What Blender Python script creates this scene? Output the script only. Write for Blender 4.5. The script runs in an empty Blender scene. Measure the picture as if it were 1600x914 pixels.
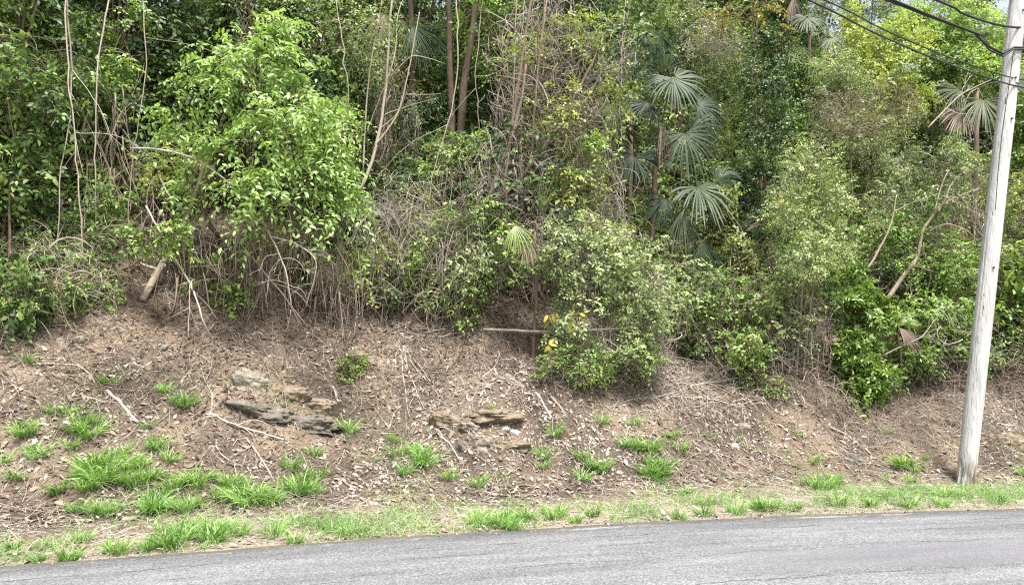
import bpy, math
import numpy as np
from mathutils import Matrix, Vector
RNG = np.random.default_rng(7)
sc = bpy.context.scene
COL = sc.collection

# ------------------------------------------------------------------ camera
F_PX, CAM_H, PITCH = 1155.0, 1.65, math.radians(6.5)      # focal length in photo pixels (1600 wide), eye height, tilt
cam_d = bpy.data.cameras.new("camera")
cam_d.sensor_width = 36.0
cam_d.lens = 36.0 * F_PX / 1600.0
cam_d.clip_start, cam_d.clip_end = 0.05, 2000.0
cam = bpy.data.objects.new("camera", cam_d)
cam.location = (0, 0, CAM_H)
cam.rotation_euler = (math.pi / 2 + PITCH, 0, 0)
COL.objects.link(cam)
sc.camera = cam

# ------------------------------------------------------------------ sky, sun, exposure (bright hazy overcast)
SUN_EL, SUN_AZ = math.radians(66), math.radians(150)       # azimuth clockwise from +Y: behind the photographer, to the right
world = bpy.data.worlds.new("World")
sc.world = world
world.use_nodes = True
wn, wl = world.node_tree.nodes, world.node_tree.links
wn.clear()
sky = wn.new("ShaderNodeTexSky")
sky.sky_type = 'NISHITA'
sky.sun_disc = False
sky.sun_elevation = SUN_EL
sky.sun_rotation = SUN_AZ
sky.air_density, sky.dust_density, sky.ozone_density = 1.0, 4.0, 1.0
hsv = wn.new("ShaderNodeHueSaturation")
hsv.inputs["Saturation"].default_value = 0.45
bg = wn.new("ShaderNodeBackground")
bg.inputs["Strength"].default_value = 0.088
wo = wn.new("ShaderNodeOutputWorld")
wl.new(sky.outputs[0], hsv.inputs["Color"])
wl.new(hsv.outputs[0], bg.inputs[0])
wl.new(bg.outputs[0], wo.inputs[0])
sun_d = bpy.data.lights.new("sun", 'SUN')
sun_d.energy, sun_d.angle, sun_d.color = 2.4, math.radians(10), (1.0, 0.98, 0.95)
sun = bpy.data.objects.new("sun", sun_d)
sdir = Vector((math.sin(SUN_AZ) * math.cos(SUN_EL), math.cos(SUN_AZ) * math.cos(SUN_EL), math.sin(SUN_EL)))
sun.rotation_euler = sdir.to_track_quat('Z', 'Y').to_euler()
sun.location = (0, -5, 30)
COL.objects.link(sun)
vs = sc.view_settings
sc.display_settings.display_device = 'sRGB'
vs.view_transform, vs.look, vs.gamma, vs.exposure = 'Standard', 'None', 1.0, 1.92
vs.use_curve_mapping = False
cy = sc.cycles
cy.max_bounces, cy.diffuse_bounces, cy.glossy_bounces, cy.transmission_bounces, cy.transparent_max_bounces = 4, 2, 1, 3, 4
cy.sample_clamp_indirect = 6.0
cy.use_denoising = False
cy.filter_width = 1.2

# ------------------------------------------------------------------ helpers: noise, pixels, terrain
def _hash(ix, iy, iz, seed):
    h = (ix.astype(np.int64) * 374761393 + iy.astype(np.int64) * 668265263 + iz.astype(np.int64) * 2147483647 + seed * 974711) & 0xFFFFFFFF
    h = ((h ^ (h >> 13)) * 1274126177) & 0xFFFFFFFF
    h = h ^ (h >> 16)
    return (h & 0xFFFF) / 65535.0

def noise(p, freq=1.0, octaves=3, seed=0):
    """value noise in 0..1 at points p (n,3)"""
    p = np.asarray(p, float) * freq
    out, amp, tot = np.zeros(len(p)), 1.0, 0.0
    for o in range(octaves):
        i = np.floor(p).astype(np.int64)
        f = p - i
        f = f * f * (3 - 2 * f)
        v = 0
        for dx in (0, 1):
            for dy in (0, 1):
                for dz in (0, 1):
                    w = (f[:, 0] if dx else 1 - f[:, 0]) * (f[:, 1] if dy else 1 - f[:, 1]) * (f[:, 2] if dz else 1 - f[:, 2])
                    v = v + w * _hash(i[:, 0] + dx, i[:, 1] + dy, i[:, 2] + dz, seed + o * 17)
        out += amp * v
        tot += amp
        amp *= 0.5
        p = p * 2.03 + 11.7
    return out / tot

def unit(v):
    v = np.asarray(v, float)
    return v / np.maximum(np.linalg.norm(v, axis=-1, keepdims=True), 1e-9)

def ray(px, py):
    cx, cyy = (px - 800.0) / F_PX, -(py - 457.0) / F_PX
    return np.array([cx, math.cos(PITCH) - math.sin(PITCH) * cyy, math.sin(PITCH) + math.cos(PITCH) * cyy])

def at(px, py, D):
    """world point on the ray of a photo pixel at distance D along the ground (y = D)"""
    r = ray(px, py)
    return np.array([0, 0, CAM_H]) + r * (D / r[1])

def shift(px):
    """the bank runs away from the camera towards the east, so what stands on it stands farther off there"""
    return float(np.interp(px, [0, 200, 400, 700, 1000, 1600], [0.0, 0.2, 0.6, 1.5, 1.9, 2.1]))

def atv(px, py, D):
    return at(px, py, D + shift(px))

def flat_hit(px, py):
    r = ray(px, py)
    return np.array([0, 0, CAM_H]) + r * (-CAM_H / r[2])

_E = np.array([flat_hit(*q)[:2] for q in ((0, 886), (300, 864), (560, 846), (800, 829), (1000, 817), (1200, 808), (1400, 801), (1600, 795))])
_C = np.polyfit(_E[:, 0], _E[:, 1], 2)

def edge(x):
    """y of the road's far edge; a gentle bend, straight on outside the view"""
    x = np.asarray(x, float)
    xc = np.clip(x, -6.5, 9.0)
    return np.polyval(_C, xc) + (x - xc) * np.polyval(np.polyder(_C), xc)

def profile(d):
    return np.interp(d, [-60, -0.05, 0.0, 0.5, 1.3, 1.9, 2.6, 3.6, 4.8, 6.2, 9, 16, 30, 60, 160, 400],
                     [-0.04, -0.04, -0.01, 0.03, 0.10, 0.26, 0.80, 1.70, 2.80, 3.95, 6.0, 10.6, 18.5, 28, 38, 42])

def height(x, y):
    x, y = np.atleast_1d(np.asarray(x, float)), np.atleast_1d(np.asarray(y, float))
    d = (y - edge(x)) * 0.965
    p = np.stack([x, y, np.zeros_like(x)], -1)
    m = np.clip((d - 1.1) / 1.6, 0, 1)
    wob = (noise(p, 0.45, 2, 3) - 0.5) * 1.0 * m
    z = profile(d + wob)
    z = z + m * ((noise(p, 1.7, 3, 5) - 0.5) * 0.30 + (noise(p, 6.0, 3, 9) - 0.5) * 0.13)
    z = z + np.clip(d / 0.4, 0, 1) * (noise(p, 5.0, 3, 21) - 0.5) * 0.05
    # undercut ledges where rock shows
    for (rx, ry, rr) in LEDGES:
        q = np.exp(-(((x - rx) / rr) ** 2 + ((y - ry) / (rr * 0.5)) ** 2))
        z = z + q * 0.10
    return z
LEDGES = []

def hz(x, y):
    return float(height(x, y)[0])

def ground(px, py):
    """where the ray of a photo pixel meets the terrain"""
    r = ray(px, py)
    D = np.arange(4.0, 60.0, 0.02)
    P = np.array([0, 0, CAM_H]) + r[None] * (D / r[1])[:, None]
    below = P[:, 2] < height(P[:, 0], P[:, 1])
    i = int(np.argmax(below)) if below.any() else len(D) - 1
    return P[i]

def onground(x, y, dz=0.0):
    return np.array([x, y, hz(x, y) + dz])

# ------------------------------------------------------------------ helpers: meshes
def mesh_from(name, V, T, rnd=None, mat=None, smooth=False, uv=None):
    V, T = np.asarray(V, np.float32).reshape(-1, 3), np.asarray(T, np.int32).reshape(-1, 3)
    me = bpy.data.meshes.new(name)
    me.vertices.add(len(V)); me.vertices.foreach_set("co", V.ravel())
    me.loops.add(T.size); me.loops.foreach_set("vertex_index", T.ravel())
    me.polygons.add(len(T))
    me.polygons.foreach_set("loop_start", np.arange(0, T.size, 3, dtype=np.int32))
    me.polygons.foreach_set("loop_total", np.full(len(T), 3, np.int32))
    if smooth:
        me.polygons.foreach_set("use_smooth", np.ones(len(T), bool))
    if rnd is not None:
        a = me.attributes.new("rnd", 'FLOAT', 'POINT')
        a.data.foreach_set("value", np.asarray(rnd, np.float32))
    if uv is not None:
        u = me.uv_layers.new(name="UVMap")
        u.data.foreach_set("uv", np.asarray(uv, np.float32)[T.ravel()].ravel())
    me.update(calc_edges=True)
    if mat is not None:
        me.materials.append(mat)
    return me

class Geo:
    def __init__(s):
        s.V, s.T, s.R, s.n = [], [], [], 0
    def add(s, V, T, R):
        V = np.asarray(V).reshape(-1, 3)
        s.V.append(V); s.T.append(np.asarray(T).reshape(-1, 3) + s.n)
        s.R.append(np.broadcast_to(np.asarray(R, float), (len(V),))); s.n += len(V)
    def obj(s, name, mat, parent=None, smooth=True, kind=None, origin=None):
        if not s.V:
            return None
        V = np.concatenate(s.V)
        if parent is not None:
            V = V - np.array(parent["_o"])
        elif origin is not None:
            V = V - np.array(origin)
        o = bpy.data.objects.new(name, mesh_from(name, V, np.concatenate(s.T), np.concatenate(s.R), mat, smooth))
        COL.objects.link(o)
        if parent is not None:
            o.parent = parent
        elif origin is not None:
            o.location = origin
        if kind:
            o["kind"] = kind
        return o

def tag(o, label, cat, group=None):
    o["label"], o["category"] = label, cat
    if group:
        o["group"] = group
    return o

def thing(name, label, cat, loc, group=None):
    o = bpy.data.objects.new(name, None)
    o.empty_display_size = 0.1
    o.location = [float(v) for v in loc]
    o["_o"] = [float(v) for v in loc]
    COL.objects.link(o)
    return tag(o, label, cat, group)

def copy_tree(o, parent=None):
    c = o.copy(); COL.objects.link(c)
    if parent is not None:
        c.parent = parent
    for ch in [k for k in o.children]:
        copy_tree(ch, c)
    return c

def tubes(P, R, sides=4):
    """P (m,n,3) paths, R (m,n) radii -> verts, tris"""
    P, R = np.asarray(P, float), np.asarray(R, float)
    m, n, _ = P.shape
    t = unit(np.gradient(P, axis=1))
    ref = np.where(np.abs(t[:, :1, 2:3]) > 0.9, np.array([1.0, 0, 0]), np.array([0, 0, 1.0]))
    ref = np.broadcast_to(ref, t.shape)
    a = unit(np.cross(t, ref)); b = np.cross(t, a)
    ang = np.arange(sides) * 2 * math.pi / sides
    V = P[:, :, None, :] + R[:, :, None, None] * (a[:, :, None, :] * np.cos(ang)[None, None, :, None] + b[:, :, None, :] * np.sin(ang)[None, None, :, None])
    i, j = np.meshgrid(np.arange(n - 1), np.arange(sides), indexing='ij')
    k = (j + 1) % sides
    q = np.stack([i * sides + j, i * sides + k, (i + 1) * sides + k, (i + 1) * sides + j], -1).reshape(-1, 4)
    tri = np.concatenate([q[:, [0, 1, 2]], q[:, [0, 2, 3]]])
    caps = np.array([[(n - 1) * sides + 0, (n - 1) * sides + c, (n - 1) * sides + c + 1] for c in range(1, sides - 1)] +
                    [[0, c + 1, c] for c in range(1, sides - 1)])
    tri = np.concatenate([tri, caps])
    T = (tri[None] + (np.arange(m) * n * sides)[:, None, None]).reshape(-1, 3)
    return V.reshape(-1, 3), T, n * sides

def resample(pts, n):
    pts = np.asarray(pts, float)
    if len(pts) == 2:
        u = np.linspace(0, 1, n)[:, None]
        return pts[0] * (1 - u) + pts[1] * u
    s = np.concatenate([[0], np.cumsum(np.linalg.norm(np.diff(pts, axis=0), axis=1))])
    # Catmull-Rom through the points
    ext = np.vstack([2 * pts[0] - pts[1], pts, 2 * pts[-1] - pts[-2]])
    out = []
    for u in np.linspace(0, s[-1], n):
        i = min(max(int(np.searchsorted(s, u) - 1), 0), len(pts) - 2)
        f = (u - s[i]) / max(s[i + 1] - s[i], 1e-9)
        a, b, c, d = ext[i:i + 4]
        out.append(0.5 * (2 * b + (c - a) * f + (2 * a - 5 * b + 4 * c - d) * f * f + (3 * b - a - 3 * c + d) * f ** 3))
    return np.array(out)

def wobble(P, amp, freq, seed):
    off = np.stack([noise(P, freq, 2, seed + k) - 0.5 for k in (0, 31, 62)], -1) * 2 * amp
    w = np.clip(np.linspace(0, 1, len(P)) * 6, 0, 1)[:, None]
    return P + off * w

# leaf templates: x along the leaf, y across, z the normal (unit length, unit width)
LEAF4 = (np.array([[0, 0, 0], [.34, -.5, .05], [.34, .5, .05], [.74, -.33, .01], [.74, .33, .01], [1, 0, -.10]]),
         np.array([[0, 1, 2], [1, 3, 4], [1, 4, 2], [3, 5, 4]]))
LEAF8 = (np.array([[0, 0, 0], [.30, -.47, .07], [.32, 0, .0], [.30, .47, .07], [.68, -.38, .03], [.70, 0, -.04], [.68, .38, .03], [1, 0, -.14]]),
         np.array([[0, 1, 2], [0, 2, 3], [1, 4, 5], [1, 5, 2], [2, 5, 6], [2, 6, 3], [4, 7, 5], [5, 7, 6]]))
LEAF2 = (np.array([[0, 0, 0], [.45, -.5, .04], [.45, .5, .04], [1, 0, -.06]]), np.array([[0, 1, 2], [1, 3, 2]]))

def leaf_geo(g, P, D, N, L, W, R, tpl):
    tv, tt = tpl
    D = unit(D); S = unit(np.cross(N, D)); N = np.cross(D, S)
    V = P[:, None] + tv[None, :, 0:1] * (D * L[:, None])[:, None] + tv[None, :, 1:2] * (S * W[:, None])[:, None] + tv[None, :, 2:3] * (N * L[:, None])[:, None]
    T = (tt[None] + (np.arange(len(P)) * len(tv))[:, None, None]).reshape(-1, 3)
    g.add(V.reshape(-1, 3), T, np.repeat(R, len(tv)))

# ------------------------------------------------------------------ materials
def new_mat(name):
    m = bpy.data.materials.new(name)
    m.use_nodes = True
    nt = m.node_tree
    nt.nodes.clear()
    return m, nt.nodes, nt.links

def ramp_node(n, cols):
    r = n.new("ShaderNodeValToRGB")
    e = r.color_ramp.elements
    while len(e) < len(cols):
        e.new(0.5)
    for k, c in enumerate(cols):
        if len(c) == 4:
            e[k].position, c = c[0], c[1:]
        else:
            e[k].position = k / (len(cols) - 1)
        e[k].color = (*c, 1)
    return r

def leaf_mat(name, cols, trans=0.3, rough=0.45, spec=0.35, obj_random=0.0, tint=(1.15, 1.25, 0.6)):
    m, n, l = new_mat(name)
    a = n.new("ShaderNodeAttribute"); a.attribute_name = "rnd"
    r = ramp_node(n, cols)
    fac = a.outputs["Fac"]
    if obj_random:
        oi = n.new("ShaderNodeObjectInfo")
        mx = n.new("ShaderNodeMath"); mx.operation = 'MULTIPLY_ADD'
        mx.inputs[1].default_value = obj_random
        ad = n.new("ShaderNodeMath"); ad.operation = 'MULTIPLY'; ad.inputs[1].default_value = 1 - obj_random
        l.new(fac, ad.inputs[0]); l.new(oi.outputs["Random"], mx.inputs[0]); l.new(ad.outputs[0], mx.inputs[2])
        fac = mx.outputs[0]
    l.new(fac, r.inputs[0])
    # fine mottling
    tc = n.new("ShaderNodeTexCoord")
    nz = n.new("ShaderNodeTexNoise"); nz.inputs["Scale"].default_value = 35; nz.inputs["Detail"].default_value = 2
    l.new(tc.outputs["Object"], nz.inputs["Vector"])
    mr = n.new("ShaderNodeMapRange"); mr.inputs["To Min"].default_value = 0.7; mr.inputs["To Max"].default_value = 1.3
    l.new(nz.outputs["Fac"], mr.inputs["Value"])
    mu = n.new("ShaderNodeVectorMath"); mu.operation = 'SCALE'
    l.new(r.outputs[0], mu.inputs[0]); l.new(mr.outputs[0], mu.inputs["Scale"])
    p = n.new("ShaderNodeBsdfPrincipled")
    p.inputs["Roughness"].default_value = rough
    p.inputs["Specular IOR Level"].default_value = spec
    l.new(mu.outputs[0], p.inputs["Base Color"])
    o = n.new("ShaderNodeOutputMaterial")
    if trans > 0:
        t = n.new("ShaderNodeBsdfTranslucent")
        tm = n.new("ShaderNodeVectorMath"); tm.operation = 'MULTIPLY'; tm.inputs[1].default_value = tint
        l.new(mu.outputs[0], tm.inputs[0]); l.new(tm.outputs[0], t.inputs["Color"])
        mix = n.new("ShaderNodeMixShader"); mix.inputs[0].default_value = trans
        l.new(p.outputs[0], mix.inputs[1]); l.new(t.outputs[0], mix.inputs[2]); l.new(mix.outputs[0], o.inputs[0])
    else:
        l.new(p.outputs[0], o.inputs[0])
    return m

def bark_mat(name, cols, scale=(14, 14, 3), rough=0.9, bump=0.6):
    m, n, l = new_mat(name)
    tc = n.new("ShaderNodeTexCoord")
    mp = n.new("ShaderNodeMapping"); mp.inputs["Scale"].default_value = scale
    l.new(tc.outputs["Object"], mp.inputs["Vector"])
    nz = n.new("ShaderNodeTexNoise"); nz.inputs["Scale"].default_value = 2.0; nz.inputs["Detail"].default_value = 6; nz.inputs["Roughness"].default_value = 0.7
    l.new(mp.outputs[0], nz.inputs["Vector"])
    a = n.new("ShaderNodeAttribute"); a.attribute_name = "rnd"
    ad = n.new("ShaderNodeMath"); ad.operation = 'MULTIPLY_ADD'; ad.inputs[1].default_value = 0.5; 
    sb = n.new("ShaderNodeMath"); sb.operation = 'SUBTRACT'; sb.inputs[1].default_value = 0.25
    l.new(a.outputs["Fac"], ad.inputs[0]); l.new(nz.outputs["Fac"], sb.inputs[0]); l.new(sb.outputs[0], ad.inputs[2])
    r = ramp_node(n, cols); l.new(ad.outputs[0], r.inputs[0])
    p = n.new("ShaderNodeBsdfPrincipled"); p.inputs["Roughness"].default_value = rough; p.inputs["Specular IOR Level"].default_value = 0.2
    b = n.new("ShaderNodeBump"); b.inputs["Strength"].default_value = bump; b.inputs["Distance"].default_value = 0.02
    l.new(nz.outputs["Fac"], b.inputs["Height"]); l.new(b.outputs[0], p.inputs["Normal"])
    l.new(r.outputs[0], p.inputs["Base Color"])
    o = n.new("ShaderNodeOutputMaterial"); l.new(p.outputs[0], o.inputs[0])
    return m

M = {}
M['deep'] = leaf_mat("leaf_deep_green", [(0.00904, 0.021, 0.00759), (0.0359, 0.0723, 0.0261), (0.0899, 0.151, 0.0547), (0.235, 0.279, 0.1)], .22, .48, .32)
M['dark'] = leaf_mat("leaf_dark_green", [(0.0145, 0.0296, 0.00822), (0.0636, 0.122, 0.0294), (0.167, 0.256, 0.067), (0.339, 0.402, 0.136)], .28, .48, .32)
M['mid'] = leaf_mat("leaf_mid_green", [(0.0324, 0.0666, 0.0144), (0.147, 0.246, 0.0522), (0.289, 0.43, 0.106), (0.453, 0.533, 0.183)], .3, .5, .3)
M['lush'] = leaf_mat("leaf_lush_green", [(0.0268, 0.0594, 0.0135), (0.105, 0.185, 0.0343), (0.2, 0.315, 0.0621), (0.365, 0.439, 0.118)], .3, .42, .38)
M['bright'] = leaf_mat("leaf_bright_green", [(0, 0.0819, 0.137, 0.0441), (0.33, 0.209, 0.326, 0.0975), (0.66, 0.341, 0.474, 0.159), (0.95, 0.464, 0.546, 0.27), (1.0, .45, .40, .12)], .35, .40, .45, .5)
M['yellowgreen'] = leaf_mat("leaf_yellow_green", [(0.0699, 0.101, 0.0326), (0.252, 0.329, 0.0896), (0.44, 0.503, 0.14), (0.576, 0.557, 0.197)], .35, .42, .4)
M['olive'] = leaf_mat("leaf_grey_olive", [(0.0428, 0.0646, 0.0263), (0.163, 0.226, 0.0918), (0.327, 0.402, 0.164), (0.463, 0.518, 0.214)], .25, .5, .4)
M['orange'] = leaf_mat("leaf_orange_yellow", [(0.108, 0.137, 0.0455), (0.243, 0.252, 0.078), (0.396, 0.315, 0.091), (0.414, 0.252, 0.117)], .35)
M['yellow'] = leaf_mat("leaf_yellow", [(0.357, 0.324, 0.036), (0.468, 0.378, 0.036), (0.383, 0.378, 0.072)], .35, .4, .4, .5)
M['palm'] = leaf_mat("palm_green", [(0.00896, 0.0217, 0.0101), (0.0225, 0.0448, 0.0201), (0.0464, 0.0741, 0.0326), (0.164, 0.178, 0.116)], .15, .5, .25)
M['palmpale'] = leaf_mat("palm_pale_green", [(0.0283, 0.0486, 0.0243), (0.0648, 0.0892, 0.0444), (0.138, 0.154, 0.0888), (0.308, 0.292, 0.21)], .2, .5, .25)
M['palmyellow'] = leaf_mat("palm_yellow_green", [(0.048, 0.106, 0.0176), (0.125, 0.192, 0.0352), (0.24, 0.298, 0.0616), (0.384, 0.384, 0.123)], .25, .38, .5)
M['palmdead'] = leaf_mat("palm_dead_brown", [(.08, .055, .042), (.18, .13, .105), (.30, .24, .19), (.48, .42, .35)], .1, .8, .2)
M['grass'] = leaf_mat("grass_green", [(0, 0.0824, 0.155, 0.0418), (0.32, 0.177, 0.316, 0.0853), (0.64, 0.289, 0.45, 0.143), (0.93, 0.452, 0.569, 0.255), (1.0, .50, .44, .26)], .35, .45, .35, .3)
M['vergegrass'] = leaf_mat("verge_grass", [(0.126, 0.218, 0.0698), (0.206, 0.333, 0.112), (0.295, 0.416, 0.182), (0.447, 0.478, 0.252)], .3, .5, .3)
M['straw'] = leaf_mat("pale_straw", [(.15, .12, .098), (.26, .215, .18), (.36, .31, .265), (.48, .43, .38)], .1, .7, .2)
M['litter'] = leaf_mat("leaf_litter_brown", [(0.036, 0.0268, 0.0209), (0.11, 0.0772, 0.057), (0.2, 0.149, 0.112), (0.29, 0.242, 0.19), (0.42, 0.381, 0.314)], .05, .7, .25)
M['bark'] = bark_mat("bark_brown", [(.035, .024, .018), (.10, .07, .05), (.20, .15, .115), (.30, .25, .20)])
M['barkred'] = bark_mat("bark_reddish", [(.05, .03, .022), (.13, .08, .06), (.22, .15, .12), (.28, .22, .18)])
M['barkpale'] = bark_mat("bark_pale", [(.14, .11, .07), (.27, .23, .16), (.38, .34, .26), (.46, .42, .34)])
M['drywood'] = bark_mat("dry_twig", [(0.0938, 0.0688, 0.05), (0.213, 0.163, 0.125), (0.35, 0.288, 0.225), (0.5, 0.438, 0.35)])
M['greywood'] = bark_mat("grey_dead_wood", [(0.119, 0.0991, 0.0786), (0.261, 0.222, 0.18), (0.404, 0.361, 0.304), (0.546, 0.501, 0.426)])
# ------------------------------------------------------------------ ground (one sheet) and road
LEDGES[:] = [(ground(430, 640)[0], ground(430, 640)[1], .9), (ground(790, 665)[0], ground(790, 665)[1], .8)]

def ground_mat():
    m, n, l = new_mat("bank_soil")
    tc = n.new("ShaderNodeTexCoord")
    n1 = n.new("ShaderNodeTexNoise"); n1.inputs["Scale"].default_value = 0.9; n1.inputs["Detail"].default_value = 5
    n2 = n.new("ShaderNodeTexNoise"); n2.inputs["Scale"].default_value = 26; n2.inputs["Detail"].default_value = 6; n2.inputs["Roughness"].default_value = .7
    v = n.new("ShaderNodeTexVoronoi"); v.inputs["Scale"].default_value = 30
    for q in (n1, n2, v):
        l.new(tc.outputs["Object"], q.inputs["Vector"])
    r1 = ramp_node(n, [(.30, .048, .039, .032), (.48, .112, .091, .072), (.60, .185, .148, .108), (.75, .235, .20, .165)])
    r2 = ramp_node(n, [(.25, .35, .33, .31), (.5, .95, .9, .85), (.78, 1.75, 1.6, 1.5)])
    l.new(n1.outputs["Fac"], r1.inputs[0]); l.new(n2.outputs["Fac"], r2.inputs[0])
    mu = n.new("ShaderNodeMix"); mu.data_type = 'RGBA'; mu.blend_type = 'MULTIPLY'; mu.inputs[0].default_value = 1
    l.new(r1.outputs[0], mu.inputs[6]); l.new(r2.outputs[0], mu.inputs[7])
    p = n.new("ShaderNodeBsdfPrincipled"); p.inputs["Roughness"].default_value = .95; p.inputs["Specular IOR Level"].default_value = .15
    at_ = n.new("ShaderNodeAttribute"); at_.attribute_name = "rnd"                 # sandy soil on the flat verge
    r3 = ramp_node(n, [(.3, .16, .13, .10), (.5, .27, .225, .17), (.7, .35, .30, .24)]); l.new(n2.outputs["Fac"], r3.inputs[0])
    ms = n.new("ShaderNodeMix"); ms.data_type = 'RGBA'; l.new(at_.outputs["Fac"], ms.inputs[0]); l.new(mu.outputs[2], ms.inputs[6]); l.new(r3.outputs[0], ms.inputs[7])
    l.new(ms.outputs[2], p.inputs["Base Color"])
    ad = n.new("ShaderNodeMath"); ad.operation = 'ADD'
    l.new(n2.outputs["Fac"], ad.inputs[0]); l.new(v.outputs["Distance"], ad.inputs[1])
    b = n.new("ShaderNodeBump"); b.inputs["Strength"].default_value = .8; b.inputs["Distance"].default_value = .03
    l.new(ad.outputs[0], b.inputs["Height"]); l.new(b.outputs[0], p.inputs["Normal"])
    o = n.new("ShaderNodeOutputMaterial"); l.new(p.outputs[0], o.inputs[0])
    return m

gx = np.concatenate([np.linspace(-300, -30, 14)[:-1], np.linspace(-30, -8.5, 26)[:-1], np.linspace(-8.5, 11.5, 235), np.linspace(11.5, 34, 30)[1:], np.linspace(34, 320, 14)[1:]])
gd = np.concatenate([np.linspace(-300, -12, 12)[:-1], np.linspace(-12, -.1, 10)[:-1], np.linspace(-.1, 7, 115), np.linspace(7, 40, 56)[1:], np.linspace(40, 420, 24)[1:]])
GX, GD = np.meshgrid(gx, gd, indexing='ij')
GY = GD / .965 + edge(GX)
GZ = height(GX.ravel(), GY.ravel()).reshape(GX.shape)
nx_, nd_ = GX.shape
ii, jj = np.meshgrid(np.arange(nx_ - 1), np.arange(nd_ - 1), indexing='ij')
q = np.stack([ii * nd_ + jj, (ii + 1) * nd_ + jj, (ii + 1) * nd_ + jj + 1, ii * nd_ + jj + 1], -1).reshape(-1, 4)
me = mesh_from("ground", np.stack([GX, GY, GZ], -1), np.concatenate([q[:, [0, 1, 2]], q[:, [0, 2, 3]]]), np.clip(1.15 - (GD.ravel() - .2 + (noise(np.stack([GX.ravel(), GY.ravel(), GX.ravel() * 0], -1), 1.8, 3, 88) - .5) * 1.2) / 1.2, 0, .9), ground_mat(), True)
go = bpy.data.objects.new("ground", me); COL.objects.link(go)
go["kind"] = "structure"

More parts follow.
